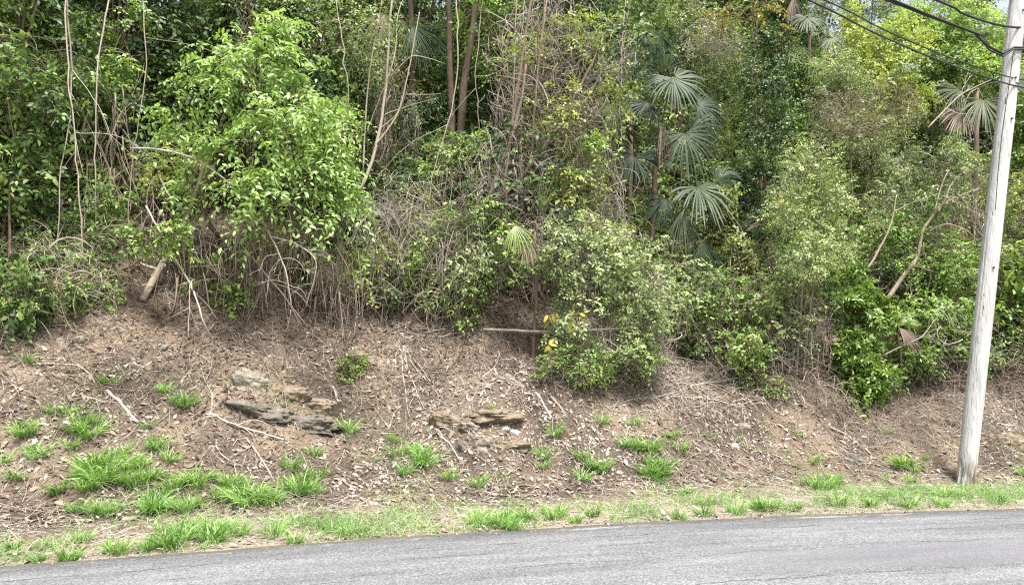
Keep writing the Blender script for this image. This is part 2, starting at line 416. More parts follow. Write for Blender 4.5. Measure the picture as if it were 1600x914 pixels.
def road_mat():
    m, n, l = new_mat("worn_asphalt")
    tc = n.new("ShaderNodeTexCoord")
    uv = n.new("ShaderNodeSeparateXYZ"); l.new(tc.outputs["UV"], uv.inputs[0])
    def math_(op, a, b=None, c=None):
        x = n.new("ShaderNodeMath"); x.operation = op
        for k, q in enumerate((a, b, c)):
            if q is None: continue
            if isinstance(q, (int, float)): x.inputs[k].default_value = q
            else: l.new(q, x.inputs[k])
        return x.outputs[0]
    def nz(scale, detail=4, rough=.6, vec=None):
        x = n.new("ShaderNodeTexNoise"); x.inputs["Scale"].default_value = scale; x.inputs["Detail"].default_value = detail; x.inputs["Roughness"].default_value = rough
        l.new(vec or tc.outputs["Object"], x.inputs["Vector"]); return x.outputs["Fac"]
    u, v = uv.outputs[0], uv.outputs[1]
    vor = n.new("ShaderNodeTexVoronoi"); vor.inputs["Scale"].default_value = 80; l.new(tc.outputs["Object"], vor.inputs["Vector"])
    agg = ramp_node(n, [(.0, .085, .085, .089), (.3, .125, .125, .130), (.6, .16, .16, .165), (1., .23, .23, .23)])
    sepc = n.new("ShaderNodeSeparateColor"); l.new(vor.outputs["Color"], sepc.inputs[0])
    l.new(sepc.outputs[0], agg.inputs[0])
    fine = ramp_node(n, [(.3, .75, .75, .75), (.7, 1.25, 1.25, 1.25)]); l.new(nz(140, 3), fine.inputs[0])
    mp = n.new("ShaderNodeMapping"); mp.inputs["Scale"].default_value = (.35, 2.4, 1); l.new(tc.outputs["UV"], mp.inputs[0])
    streak = ramp_node(n, [(.3, .70, .70, .71), (.7, 1.22, 1.22, 1.2)]); l.new(nz(1.3, 4, .55, mp.outputs[0]), streak.inputs[0])
    def mulc(a, b):
        x = n.new("ShaderNodeMix"); x.data_type = 'RGBA'; x.blend_type = 'MULTIPLY'; x.inputs[0].default_value = 1
        l.new(a, x.inputs[6]); l.new(b, x.inputs[7]); return x.outputs[2]
    c = mulc(mulc(agg.outputs[0], fine.outputs[0]), streak.outputs[0])
    # smoother darker repair strip along the lane
    wv = math_('MULTIPLY', math_('SUBTRACT', nz(.6, 3), .5), .9)
    vv = math_('ADD', v, wv)
    st = n.new("ShaderNodeMapRange"); st.interpolation_type = 'SMOOTHSTEP'
    l.new(math_('ABSOLUTE', math_('SUBTRACT', vv, 2.05)), st.inputs["Value"])
    st.inputs["From Min"].default_value = .30; st.inputs["From Max"].default_value = .42; st.inputs["To Min"].default_value = 1; st.inputs["To Max"].default_value = 0
    su = n.new("ShaderNodeMapRange"); su.interpolation_type = 'SMOOTHSTEP'; l.new(math_('ADD', u, wv), su.inputs["Value"]); su.inputs["From Min"].default_value = 1.2; su.inputs["From Max"].default_value = 2.2
    fac = math_('MULTIPLY', math_('MULTIPLY', st.outputs[0], su.outputs[0]), .55)
    mx = n.new("ShaderNodeMix"); mx.data_type = 'RGBA'; l.new(fac, mx.inputs[0]); l.new(c, mx.inputs[6]); mx.inputs[7].default_value = (.135, .132, .14, 1)
    c = mx.outputs[2]
    # wandering cracks along the lane
    crack = None
    for v0, seed, w in ((.62, 3.1, .018), (1.02, 9.7, .010), (1.62, 17.3, .008), (2.55, 23.9, .010)):
        ofs = n.new("ShaderNodeMapping"); ofs.inputs["Location"].default_value = (seed, seed * 2, 0); l.new(tc.outputs["Object"], ofs.inputs[0])
        wob = math_('MULTIPLY', math_('SUBTRACT', nz(1.1, 6, .65, ofs.outputs[0]), .5), .36)
        dist = math_('ABSOLUTE', math_('SUBTRACT', math_('ADD', v, wob), v0))
        line = n.new("ShaderNodeMapRange"); l.new(dist, line.inputs["Value"]); line.inputs["From Min"].default_value = w * .4; line.inputs["From Max"].default_value = w * 1.5
        line.inputs["To Min"].default_value = 1; line.inputs["To Max"].default_value = 0
        brk = n.new("ShaderNodeMapRange"); l.new(nz(1.6, 3, .6, ofs.outputs[0]), brk.inputs["Value"]); brk.inputs["From Min"].default_value = .44; brk.inputs["From Max"].default_value = .56
        k = math_('MULTIPLY', line.outputs[0], brk.outputs[0])
        crack = k if crack is None else math_('MAXIMUM', crack, k)
    mx = n.new("ShaderNodeMix"); mx.data_type = 'RGBA'; l.new(math_('MULTIPLY', crack, .7), mx.inputs[0]); l.new(c, mx.inputs[6]); mx.inputs[7].default_value = (.03, .029, .028, 1)
    c = mx.outputs[2]
    # sandy dirt washed onto the road's edge
    dirt = n.new("ShaderNodeMapRange"); l.new(math_('ADD', v, math_('MULTIPLY', math_('SUBTRACT', nz(3, 5, .7), .5), .35)), dirt.inputs["Value"])
    dirt.inputs["From Min"].default_value = .0; dirt.inputs["From Max"].default_value = .14; dirt.inputs["To Min"].default_value = .75; dirt.inputs["To Max"].default_value = 0
    mx = n.new("ShaderNodeMix"); mx.data_type = 'RGBA'; l.new(dirt.outputs[0], mx.inputs[0]); l.new(c, mx.inputs[6]); mx.inputs[7].default_value = (.24, .20, .155, 1)
    p = n.new("ShaderNodeBsdfPrincipled"); p.inputs["Roughness"].default_value = .85; p.inputs["Specular IOR Level"].default_value = .3
    l.new(mx.outputs[2], p.inputs["Base Color"])
    b = n.new("ShaderNodeBump"); b.inputs["Strength"].default_value = .5; b.inputs["Distance"].default_value = .008
    l.new(math_('ADD', math_('SUBTRACT', sepc.outputs[1], math_('MULTIPLY', crack, 2.0)), math_('MULTIPLY', nz(160, 2), .5)), b.inputs["Height"])
    l.new(b.outputs[0], p.inputs["Normal"])
    o = n.new("ShaderNodeOutputMaterial"); l.new(p.outputs[0], o.inputs[0])
    return m

def strip(name, v0, v1, z, mat, nv=6, xs=None, ragged=0.0, thick=0.0):
    """a ribbon following the road edge; v is measured from the far edge towards the camera"""
    xs = np.linspace(-60, 60, 480) if xs is None else xs
    ex = edge(xs)
    t = unit(np.stack([np.gradient(xs), np.gradient(ex)], -1)); nn = np.stack([t[:, 1], -t[:, 0]], -1)
    vv = np.linspace(v0, v1, nv)
    rg = (noise(np.stack([xs, xs * 0, xs * 0], -1), 2.2, 4, 77) - .5) * ragged
    P, U = [], []
    s = np.concatenate([[0], np.cumsum(np.hypot(np.diff(xs), np.diff(ex)))]); s -= np.interp(0, xs, s)
    for k, v in enumerate(vv):
        vk = v + (rg if k == 0 else 0)
        P.append(np.stack([xs + nn[:, 0] * vk, ex + nn[:, 1] * vk, np.full_like(xs, z) + .03 * min(max(v, 0), 2.5) / 2.5], -1)); U.append(np.stack([s, np.broadcast_to(vk, xs.shape)], -1))
    V, U = np.stack(P, 1).reshape(-1, 3), np.stack(U, 1).reshape(-1, 2)
    i, j = np.meshgrid(np.arange(len(xs) - 1), np.arange(nv - 1), indexing='ij')
    q = np.stack([i * nv + j, i * nv + j + 1, (i + 1) * nv + j + 1, (i + 1) * nv + j], -1).reshape(-1, 4)
    T = np.concatenate([q[:, [0, 1, 2]], q[:, [0, 2, 3]]])
    if thick:                                            # the asphalt's broken outer lip
        lip = np.arange(len(xs)) * nv
        n0 = len(V); V = np.vstack([V, V[lip] - [0, 0, thick]]); U = np.vstack([U, U[lip]])
        a, b = lip[:-1], lip[1:]; c = n0 + np.arange(len(xs) - 1); d = c + 1
        T = np.concatenate([T, np.stack([a, b, d], -1), np.stack([a, d, c], -1)])
    ob = bpy.data.objects.new(name, mesh_from(name, V, T, None, mat, True, U)); COL.objects.link(ob)
    return ob

road = strip("road", 0.0, 7.2, 0.012, road_mat(), 14, np.linspace(-60, 60, 900), .14, .06)
road["kind"] = "structure"

def worn_paint():
    m, n, l = new_mat("worn_white_paint")
    tc = n.new("ShaderNodeTexCoord")
    a = n.new("ShaderNodeTexNoise"); a.inputs["Scale"].default_value = 7; a.inputs["Detail"].default_value = 7; a.inputs["Roughness"].default_value = .75
    b = n.new("ShaderNodeTexNoise"); b.inputs["Scale"].default_value = .7
    l.new(tc.outputs["Object"], a.inputs["Vector"]); l.new(tc.outputs["Object"], b.inputs["Vector"])
    ad = n.new("ShaderNodeMath"); ad.operation = 'ADD'; l.new(a.outputs["Fac"], ad.inputs[0]); l.new(b.outputs["Fac"], ad.inputs[1])
    r = ramp_node(n, [(.50, 0, 0, 0), (.64, .38, .38, .38)]); 
    hf = n.new("ShaderNodeMath"); hf.operation = 'MULTIPLY'; hf.inputs[1].default_value = .5; l.new(ad.outputs[0], hf.inputs[0]); l.new(hf.outputs[0], r.inputs[0])
    p = n.new("ShaderNodeBsdfPrincipled"); p.inputs["Base Color"].default_value = (.62, .61, .58, 1); p.inputs["Roughness"].default_value = .8
    t = n.new("ShaderNodeBsdfTransparent"); mix = n.new("ShaderNodeMixShader"); o = n.new("ShaderNodeOutputMaterial")
    l.new(r.outputs[0], mix.inputs[0]); l.new(t.outputs[0], mix.inputs[1]); l.new(p.outputs[0], mix.inputs[2]); l.new(mix.outputs[0], o.inputs[0])
    return m
line = strip("road_edge_line", .15, .25, .0175, worn_paint(), 2, np.linspace(-30, 30, 400))
line["kind"] = "structure"

# ------------------------------------------------------------------ leaf litter, twigs, verge grass
def normals(x, y, e=.06):
    zx = (height(x + e, y) - height(x - e, y)) / (2 * e); zy = (height(x, y + e) - height(x, y - e)) / (2 * e)
    return unit(np.stack([-zx, -zy, np.ones_like(zx)], -1))

def scatter(n, x0, x1, d0, d1, dens=None, rng=RNG):
    x = rng.uniform(x0, x1, n); d = rng.uniform(d0, d1, n); y = d / .965 + edge(x)
    if dens is not None:
        k = rng.random(n) < dens(x, y, d); x, y, d = x[k], y[k], d[k]
    return x, y, d

def litter(name, label, n, d0, d1, dens, smin, smax, mat, seed, lift=.35, shift=0.0):
    rng = np.random.default_rng(seed)
    x, y, d = scatter(n, -8.5, 11, d0, d1, dens, rng)
    N = normals(x, y); k = len(x)
    D = unit(np.cross(N, unit(rng.normal(size=(k, 3))))); D = unit(D + rng.normal(size=(k, 3)) * lift * .8 + [0, 0, .08])
    Nn = unit(N + rng.normal(size=(k, 3)) * lift)
    L = rng.uniform(smin, smax, k) * rng.choice([1, 1, 1.5], k)
    P = np.stack([x, y, height(x, y) + rng.uniform(.0, .035, k)], -1) - D * L[:, None] * .4
    patch = noise(np.stack([x, y, x * 0], -1), 1.1, 3, seed)
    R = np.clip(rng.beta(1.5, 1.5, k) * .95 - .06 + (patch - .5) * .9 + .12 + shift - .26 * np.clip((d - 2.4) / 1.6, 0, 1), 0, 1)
    g = Geo(); leaf_geo(g, P, D, Nn, L, L * rng.uniform(.28, .55, k), R, LEAF4)
    o = g.obj(name, mat, None, False, "stuff"); tag(o, label, "litter"); return o

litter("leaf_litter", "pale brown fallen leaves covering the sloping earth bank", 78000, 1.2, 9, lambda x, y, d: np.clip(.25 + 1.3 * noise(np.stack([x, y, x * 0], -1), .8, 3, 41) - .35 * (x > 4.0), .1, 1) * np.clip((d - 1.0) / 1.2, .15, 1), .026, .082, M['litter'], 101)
litter("verge_litter", "dry leaves strewn over the flat verge beside the road", 9000, -.4, 2.2, lambda x, y, d: np.where(d < .1, .08, 1) * np.clip(noise(np.stack([x, y, x * 0], -1), .7, 3, 43) * 1.6 - .35 - .05 * x, .05, 1), .03, .08, M['litter'], 102, .25, .08)

def ribbon(P, W):
    m, n, _ = P.shape
    S = unit(np.cross(np.gradient(P, axis=1), np.array([.3, -1.0, .6])))
    V = np.stack([P - S * W[..., None] * .5, P + S * W[..., None] * .5], 2).reshape(-1, 3)
    t = np.array([[2 * i, 2 * i + 1, 2 * i + 3] for i in range(n - 1)] + [[2 * i, 2 * i + 3, 2 * i + 2] for i in range(n - 1)])
    return V, (t[None] + (np.arange(m) * n * 2)[:, None, None]).reshape(-1, 3), n * 2

def twig_scatter(name, label, n, x0, x1, d0, d1, L0, L1, r0, mat, seed, dens=None, lift=.12):
    rng = np.random.default_rng(seed)
    x, y, d = scatter(n, x0, x1, d0, d1, dens, rng); k = len(x)
    N = normals(x, y)
    down = unit(np.stack([N[:, 0], N[:, 1], -(N[:, 0] ** 2 + N[:, 1] ** 2) / N[:, 2]], -1) + 1e-4)
    D = unit(np.cross(N, unit(rng.normal(size=(k, 3)))) + down * rng.normal(0, .6, (k, 1)) + N * rng.normal(0, lift, (k, 1)))
    L = rng.uniform(L0, L1, k) * rng.choice([.6, 1, 1, 1.4], k)
    u = np.linspace(-.5, .5, 4)
    side = unit(np.cross(D, N)); bend = rng.normal(0, .16, (k, 1, 1))
    P = np.stack([x, y, height(x, y) + .015], -1)[:, None] + D[:, None] * (u[None, :, None] * L[:, None, None]) + (side[:, None] * (u[None, :, None] ** 2) * bend + N[:, None] * ((.25 - u[None, :, None] ** 2) * np.abs(rng.normal(0, .25, (k, 1, 1))))) * L[:, None, None]
    P += rng.normal(0, .012, P.shape) * L[:, None, None]
    Rr = rng.uniform(.5, 1.3, (k, 1)) * r0 * np.linspace(1, .5, 4)[None]
    V, T, per = tubes(P, Rr, 3) if r0 > .003 else ribbon(P, Rr * 2)
    g = Geo(); g.add(V, T, np.repeat(rng.random(k), per))
    o = g.obj(name, mat, None, True, "stuff"); return tag(o, label, "twigs")
twig_scatter("twig_litter", "thin dry twigs strewn all over the leaf covered bank", 3800, -8, 10.5, 1.6, 7.5, .12, .55, .0045, M['drywood'], 111)
twig_scatter("fallen_twigs", "brown twigs and roots matted on the shaded top of the bank", 3600, -8, 9, 3.4, 6.4, .25, .8, .006, M['bark'], 113, None, .3)
twig_scatter("straw_litter", "pale dry grass stems matted on the open bank and verge", 24000, -8, 11, .15, 5.5, .10, .34, .0025, M['straw'], 112, lambda x, y, d: np.clip(noise(np.stack([x, y, x * 0], -1), .9, 3, 47) * 1.9 - .35 + .3 * (x > 1.0), .15, 1))

def blades(P, D, L, W, droop, rng, n=5):
    """curved grass blades: P base, D direction, L length, W width"""
    k = len(P); u = np.linspace(0, 1, n)
    H = unit(np.stack([D[:, 0], D[:, 1], D[:, 2] * 0], -1) + rng.normal(0, .02, (k, 3)))
    ctr = P[:, None] + D[:, None] * (u[None, :, None] * L[:, None, None]) + (H[:, None] * .55 + np.array([0, 0, -1.0]) * .75) * ((u[None, :, None] ** 2.2) * (droop * L)[:, None, None])
    S = unit(np.cross(D, np.array([0, 0, 1.0]) + rng.normal(0, .3, (k, 3))))
    w = (np.array([.6, 1, .85, .5, .04])[:n] if n == 5 else np.linspace(1, .05, n))[None, :, None] * W[:, None, None] * .5
    V = np.stack([ctr - S[:, None] * w, ctr + S[:, None] * w], 2).reshape(k, n * 2, 3)
    t = np.array([[2 * i, 2 * i + 1, 2 * i + 3] for i in range(n - 1)] + [[2 * i, 2 * i + 3, 2 * i + 2] for i in range(n - 1)])
    T = (t[None] + (np.arange(k) * n * 2)[:, None, None]).reshape(-1, 3)
    return V.reshape(-1, 3), T, n * 2

def verge_density(x, y, d):
    c = noise(np.stack([x, y, x * 0], -1), 1.3, 3, 51)
    right = np.clip((x - 1.8) / 2.5, 0, 1)                # the strip is greener towards the pole
    band = np.exp(-((d - (.55 + .25 * right)) / (.42)) ** 2)
    return np.clip((c - .43 + .25 * right + .04 * (x < -1.5)) * 5, 0, 1) * band
rng = np.random.default_rng(120)
x, y, d = scatter(135000, -8.5, 12, .05, 1.9, verge_density, rng)
k = len(x)
D = unit(np.stack([rng.normal(0, .5, k), rng.normal(0, .5, k), rng.uniform(.5, 1, k)], -1))
V, T, per = blades(np.stack([x, y, height(x, y) - .005], -1), D, rng.uniform(.06, .19, k) * (1 + (x < 0) * .3), rng.uniform(.005, .010, k), rng.uniform(.2, .9, k), rng, 4)
g = Geo(); g.add(V, T, np.repeat(np.clip(rng.normal(.5, .22, k) + (noise(np.stack([x, y, x * 0], -1), 2.0, 2, 52) - .5), 0, 1), per))
o = g.obj("verge_grass", M['vergegrass'], None, True, "stuff"); tag(o, "short yellow green grass growing along the road edge", "grass")

rng = np.random.default_rng(123)
def sprout_density(x, y, d):
    c = noise(np.stack([x, y, x * 0], -1), 1.6, 3, 57); west = np.clip((-x - .2) / 3.0, 0, 1)
    return np.clip((c - .56 + .10 * west) * 5, 0, .9) * np.clip(1 - (d - (1.6 + 1.3 * west)) / 1.2, 0, 1) * np.clip(d - .5, 0, 1)
x, y, d = scatter(60000, -8.5, 11, .6, 4.2, sprout_density, rng)
k = len(x)
D = unit(np.stack([rng.normal(0, .5, k), rng.normal(-.1, .5, k), rng.uniform(.5, 1, k)], -1))
V, T, per = blades(np.stack([x, y, height(x, y) - .005], -1), D, rng.uniform(.06, .22, k), rng.uniform(.005, .010, k), rng.uniform(.3, .95, k), rng, 4)
g = Geo(); g.add(V, T, np.repeat(np.clip(rng.normal(.5, .25, k), 0, 1), per))
o = g.obj("sprouting_grass", M['vergegrass'], None, True, "stuff"); tag(o, "thin grass sprouting between the tufts on the bank", "grass")

rng = np.random.default_rng(126)
x, y, d = scatter(7000, -8, 11, -.35, 1.0, lambda x, y, d: np.exp(-((d - .12) / .22) ** 2) * np.clip(noise(np.stack([x, y, x * 0], -1), 1.5, 2, 58) * 2 - .4, .1, 1), rng)
k = len(x); oct_ = np.array([[1, 0, 0], [-1, 0, 0], [0, 1, 0], [0, -1, 0], [0, 0, 1], [0, 0, -1.0]]); ot = np.array([[0, 2, 4], [2, 1, 4], [1, 3, 4], [3, 0, 4], [2, 0, 5], [1, 2, 5], [3, 1, 5], [0, 3, 5]])
V = oct_[None] * (rng.lognormal(0, .45, (k, 1, 1)) * .008) * rng.uniform(.6, 1.2, (k, 6, 1)) + np.stack([x, y, np.maximum(height(x, y), .014) + .003], -1)[:, None]
g = Geo(); g.add(V.reshape(-1, 3), (ot[None] + (np.arange(k) * 6)[:, None, None]).reshape(-1, 3), np.repeat(rng.random(k), 6))
M['grit'] = leaf_mat("roadside_grit", [(.10, .085, .07), (.22, .195, .165), (.34, .31, .27), (.46, .43, .39)], 0, .9, .2)
o = g.obj("roadside_grit", M['grit'], None, False, "stuff"); tag(o, "loose grit and small stones along the crumbling road edge", "gravel")

# ------------------------------------------------------------------ utility pole and its cables
def pole_mat():
    m, n, l = new_mat("weathered_pole_wood")
    tc = n.new("ShaderNodeTexCoord")
    def nz(scale, sc3, detail=5, rough=.65):
        mp = n.new("ShaderNodeMapping"); mp.inputs["Scale"].default_value = sc3; l.new(tc.outputs["Object"], mp.inputs[0])
        x = n.new("ShaderNodeTexNoise"); x.inputs["Scale"].default_value = scale; x.inputs["Detail"].default_value = detail; x.inputs["Roughness"].default_value = rough
        l.new(mp.outputs[0], x.inputs["Vector"]); return x.outputs["Fac"]
    grain = nz(1, (55, 55, 1.6)); broad = nz(1, (5, 5, .9), 3); check = nz(1, (26, 26, .55), 3, .5)
    r = ramp_node(n, [(.26, .19, .185, .175), (.38, .39, .385, .37), (.52, .50, .495, .48), (.75, .58, .575, .56)]); l.new(grain, r.inputs[0])
    rb = ramp_node(n, [(.3, .80, .80, .79), (.7, 1.12, 1.12, 1.1)]); l.new(broad, rb.inputs[0])
    mu = n.new("ShaderNodeMix"); mu.data_type = 'RGBA'; mu.blend_type = 'MULTIPLY'; mu.inputs[0].default_value = 1; l.new(r.outputs[0], mu.inputs[6]); l.new(rb.outputs[0], mu.inputs[7])
    ck = ramp_node(n, [(.29, 1, 1, 1), (.335, 0, 0, 0)]); l.new(check, ck.inputs[0])
    m2 = n.new("ShaderNodeMix"); m2.data_type = 'RGBA'; l.new(ck.outputs[0], m2.inputs[0]); l.new(mu.outputs[2], m2.inputs[6]); m2.inputs[7].default_value = (.09, .08, .07, 1)
    a = n.new("ShaderNodeAttribute"); a.attribute_name = "rnd"            # rot at the foot
    m3 = n.new("ShaderNodeMix"); m3.data_type = 'RGBA'
    rt = n.new("ShaderNodeMath"); rt.operation = 'MULTIPLY'; l.new(a.outputs["Fac"], rt.inputs[0]); rr = ramp_node(n, [(.4, 0, 0, 0), (.62, 1, 1, 1)]); l.new(nz(1, (14, 14, 3)), rr.inputs[0]); l.new(rr.outputs[0], rt.inputs[1])
    l.new(rt.outputs[0], m3.inputs[0]); l.new(m2.outputs[2], m3.inputs[6]); m3.inputs[7].default_value = (.14, .075, .04, 1)
    p = n.new("ShaderNodeBsdfPrincipled"); p.inputs["Roughness"].default_value = .85; p.inputs["Specular IOR Level"].default_value = .2
    l.new(m3.outputs[2], p.inputs["Base Color"])
    b = n.new("ShaderNodeBump"); b.inputs["Strength"].default_value = .7; b.inputs["Distance"].default_value = .012
    su = n.new("ShaderNodeMath"); su.operation = 'SUBTRACT'; l.new(grain, su.inputs[0]); l.new(ck.outputs[0], su.inputs[1])
    l.new(su.outputs[0], b.inputs["Height"]); l.new(b.outputs[0], p.inputs["Normal"])
    o = n.new("ShaderNodeOutputMaterial"); l.new(p.outputs[0], o.inputs[0]); return m

def simple_mat(name, col, rough=.5, metal=0.0):
    m, n, l = new_mat(name)
    tc = n.new("ShaderNodeTexCoord"); z = n.new("ShaderNodeTexNoise"); z.inputs["Scale"].default_value = 40; l.new(tc.outputs["Object"], z.inputs["Vector"])
    r = ramp_node(n, [(.3, *[c * .7 for c in col]), (.7, *[min(c * 1.25, 1) for c in col])]); l.new(z.outputs["Fac"], r.inputs[0])
    p = n.new("ShaderNodeBsdfPrincipled"); p.inputs["Roughness"].default_value = rough; p.inputs["Metallic"].default_value = metal
    l.new(r.outputs[0], p.inputs["Base Color"]); o = n.new("ShaderNodeOutputMaterial"); l.new(p.outputs[0], o.inputs[0]); return m
M['cable'] = simple_mat("black_cable_sheath", (.016, .017, .02), .5)
M['wire'] = simple_mat("dull_wire", (.055, .058, .065), .5)
M['steel'] = simple_mat("galvanised_steel", (.30, .31, .32), .5, .6)
M['rust'] = simple_mat("dark_bolt", (.045, .038, .034), .7, .3)

PB = ground(1508, 758)
PT = at(1591, 0, PB[1])
ax = unit(PT - PB); PL = 8.6
rng = np.random.default_rng(130)
ns, nr = 56, 150
tt_ = np.linspace(-.5, PL, nr); ang = np.arange(ns) * 2 * math.pi / ns
rad = np.interp(tt_, [-.5, 0, .5, 2.5, PL], [.124, .124, .122, .124, .118])
A_, B_ = unit(np.cross(ax, [0, 1, 0])), None
B_ = np.cross(ax, A_)
pp = np.stack([np.repeat(tt_, ns) * .35, np.tile(np.cos(ang) * 4, nr), np.tile(np.sin(ang) * 4, nr)], -1)
gro = noise(pp * [1, 1, 1], 1.6, 3, 61)
gro2 = noise(pp * [1.2, 4, 4], 1.3, 2, 63)
rr_ = np.repeat(rad, ns) + (gro - .5) * .010 - np.clip(.36 - gro2, 0, .2) * .09
foot = np.clip(1 - np.repeat(tt_, ns) / .34, 0, 1)
rr_ -= foot * np.clip(noise(pp * [8, 1.4, 1.4], 1.3, 2, 66) - .40, 0, .4) * .22          # rotted, splintered foot
V = PB + np.repeat(tt_, ns)[:, None] * ax + rr_[:, None] * (np.tile(np.cos(ang), nr)[:, None] * A_ + np.tile(np.sin(ang), nr)[:, None] * B_)
i, j = np.meshgrid(np.arange(nr - 1), np.arange(ns), indexing='ij'); kk = (j + 1) % ns
q = np.stack([i * ns + j, i * ns + kk, (i + 1) * ns + kk, (i + 1) * ns + j], -1).reshape(-1, 4)
T = np.concatenate([q[:, [0, 1, 2]], q[:, [0, 2, 3]], [[(nr - 1) * ns, (nr - 1) * ns + c, (nr - 1) * ns + c + 1] for c in range(1, ns - 1)]])
pole = thing("utility_pole", "weathered grey wooden utility pole leaning on the verge beside the road", "pole", PB)
g = Geo(); g.add(V, T, np.clip(1.15 - np.repeat(tt_, ns) / .55, 0, 1)); g.obj("shaft", pole_mat(), pole)

def pole_at(py, side=0.0, out=0.0):
    """a point on the pole's camera-facing surface at photo row py; side -1..1 across it"""
    best = min(np.linspace(0, PL, 1200), key=lambda s: abs(_row(PB + ax * s) - py))
    c = PB + ax * best; R = float(np.interp(best, tt_, rad)) + out
    a = math.asin(max(-1, min(1, side)))
    return c + R * (math.sin(a) * np.array([1.0, 0, 0]) + math.cos(a) * np.array([0, -1.0, 0]))

def _row(P):
    d = P - np.array([0, 0, CAM_H]); yc = d[1] * math.cos(PITCH) + d[2] * math.sin(PITCH); zc = -d[1] * math.sin(PITCH) + d[2] * math.cos(PITCH)
    return 457 - F_PX * zc / yc

def tube_obj(name, pts, r, mat, parent=None, n=24, sides=6, taper=1.0, rnd=.5):
    P = resample(pts, n)
    V, T, per = tubes(P[None], (np.full(n, r) * np.linspace(1, taper, n))[None], sides)
    g = Geo(); g.add(V, T, rnd)
    return g.obj(name, mat, parent, True, None, P[0] if parent is None else None)

for py, sd in ((22, .15), (80, -.35), (127, .1), (190, .2), (420, -.1)):
    c = pole_at(py, sd, -.01); tube_obj("bolt", [c, c + np.array([0, -.032, 0])], .014, M['rust'], pole, 4, 8)
c = pole_at(80, 0); ring = [pole_at(80, s, .006) for s in np.linspace(-1, 1, 9)]
tube_obj("cable_strap", ring, .012, M['steel'], pole, 20, 5)
ring = [pole_at(134, s, .006) for s in np.linspace(.2, 1, 5)]
tube_obj("wire_clamp", ring, .012, M['steel'], pole, 12, 5)
c = pole_at(47, .95, .0); tube_obj("cable_bracket", [c, c + np.array([.05, -.02, .03])], .02, M['steel'], pole, 4, 6)
gw = [pole_at(py, -.55 + .1 * math.sin(py * .02), .004) for py in np.linspace(85, 330, 14)]
tube_obj("ground_wire", gw, .0045, M['rust'], pole, 40, 4)

def cable(name, label, py, side, top_px, k, r, mat, out=.01, top_py=0.0, loop=None, sag=.1, group=None, zr=0.0):
    A = pole_at(py, side, out)
    # the span runs towards the next pole across the road: direction (-1,-k), through the photo's frame edge
    cx = (top_px - 800) / F_PX; rr = ray(top_px, top_py)
    # A.x - s = (rr.x/rr.y) * (A.y - k s)
    m_ = rr[0] / rr[1]; s = (A[0] - m_ * A[1]) / (1 - m_ * k)
    B = at(top_px, top_py, A[1] - k * s)
    dirv = (B - A) / s
    pts = []
    for u in (0, .15, .3, .5, .75, 1):
        pts.append(A + (B - A) * u - np.array([0, 0, sag * 4 * u * (1 - u)]))
    if loop is not None:
        pts = [A] + [at(lx, ly, A[1] - .06 - .02 * q_) for q_, (lx, ly) in enumerate(loop)] + [p for p in pts[2:]]
    for e in (3, 9, 20):
        pts.append(B + dirv * e + np.array([0, 0, .012 * e - .001 * e * e]))
    right = [A + np.array([e, .28 * e, zr * e - .03 * e]) for e in (14, 5, 1.2)]
    o = tube_obj(name, right + pts, r, mat, None, 150, 6)
    return tag(o, label, "cable", group)
cable("power_cable", "thick black cable fixed highest on the wooden pole", 47, .93, 1462, .47, .017, M['cable'], .02)
cable("communication_cable", "heavy black cable dipping in a slack loop at the pole strap", 81, .0, 1385, .50, .019, M['cable'], .022, 0, [(1566, 85), (1557, 84), (1546, 74), (1536, 61), (1520, 51)], .02)
cable("communication_cable", "slimmer black cable lashed along the heavy looped one", 84, .1, 1394, .50, .013, M['cable'], .045, 0, [(1566, 89), (1554, 87), (1543, 75), (1532, 60), (1516, 47)], .02)
cable("service_wire", "thin grey wire clamped lowest on the pole", 139, .75, 1262, .60, .0115, M['cable'], .012)
cable("service_wire", "thin grey wire passing just above the lowest wire on the pole", 126, .95, 1287, .60, .0095, M['cable'], .012)
# ------------------------------------------------------------------ plant builders
LEAF_MESH = {}
def leaf_mesh(matname, v):
    key = (matname, v)
    if key not in LEAF_MESH:
        tv, tt = LEAF8
        tv = tv.copy(); tv[:, 2] += [-.04, .05, -.14, .0][v % 4] * tv[:, 0] ** 2
        LEAF_MESH[key] = mesh_from("leaf", tv, tt, np.full(len(tv), .15 + .7 * (v % 4) / 3), M[matname], False)
    return LEAF_MESH[key]

def E(px, py, D, rx, ry, rz=None):
    """an ellipsoid of foliage seen at a photo pixel, standing D metres away; rx, ry in photo pixels, rz in metres"""
    return (px, py, D, rx, ry, rz)

def resolve(ells, seat=True, foot=None, ref=0.0):
    """foliage ellipsoids to metres; a low plant is set so that its lowest foliage meets the bank where the photo shows it"""
    if not isinstance(ells[0][0], (int, float)):
        return ells, 0.0
    lo = max(ells, key=lambda e: e[1] + e[4] * .85)
    yb = lo[1] + lo[4] * .85
    dD = shift(lo[0])
    if foot is not None:
        dD = ground(*foot)[1] - ref; seat, yb = True, 999
    elif seat and yb > 380:
        dD = ground(lo[0], yb)[1] + .10 - lo[2]
    out = []
    for (px, py, D, rx, ry, rz) in ells:
        D2 = D + (dD if seat and yb > 380 else shift(px)); s = D2 / F_PX
        out.append((at(px, py, D2), np.array([rx * s, (rx * s * .75 if rz is None else rz), ry * s])))
    return out, dD

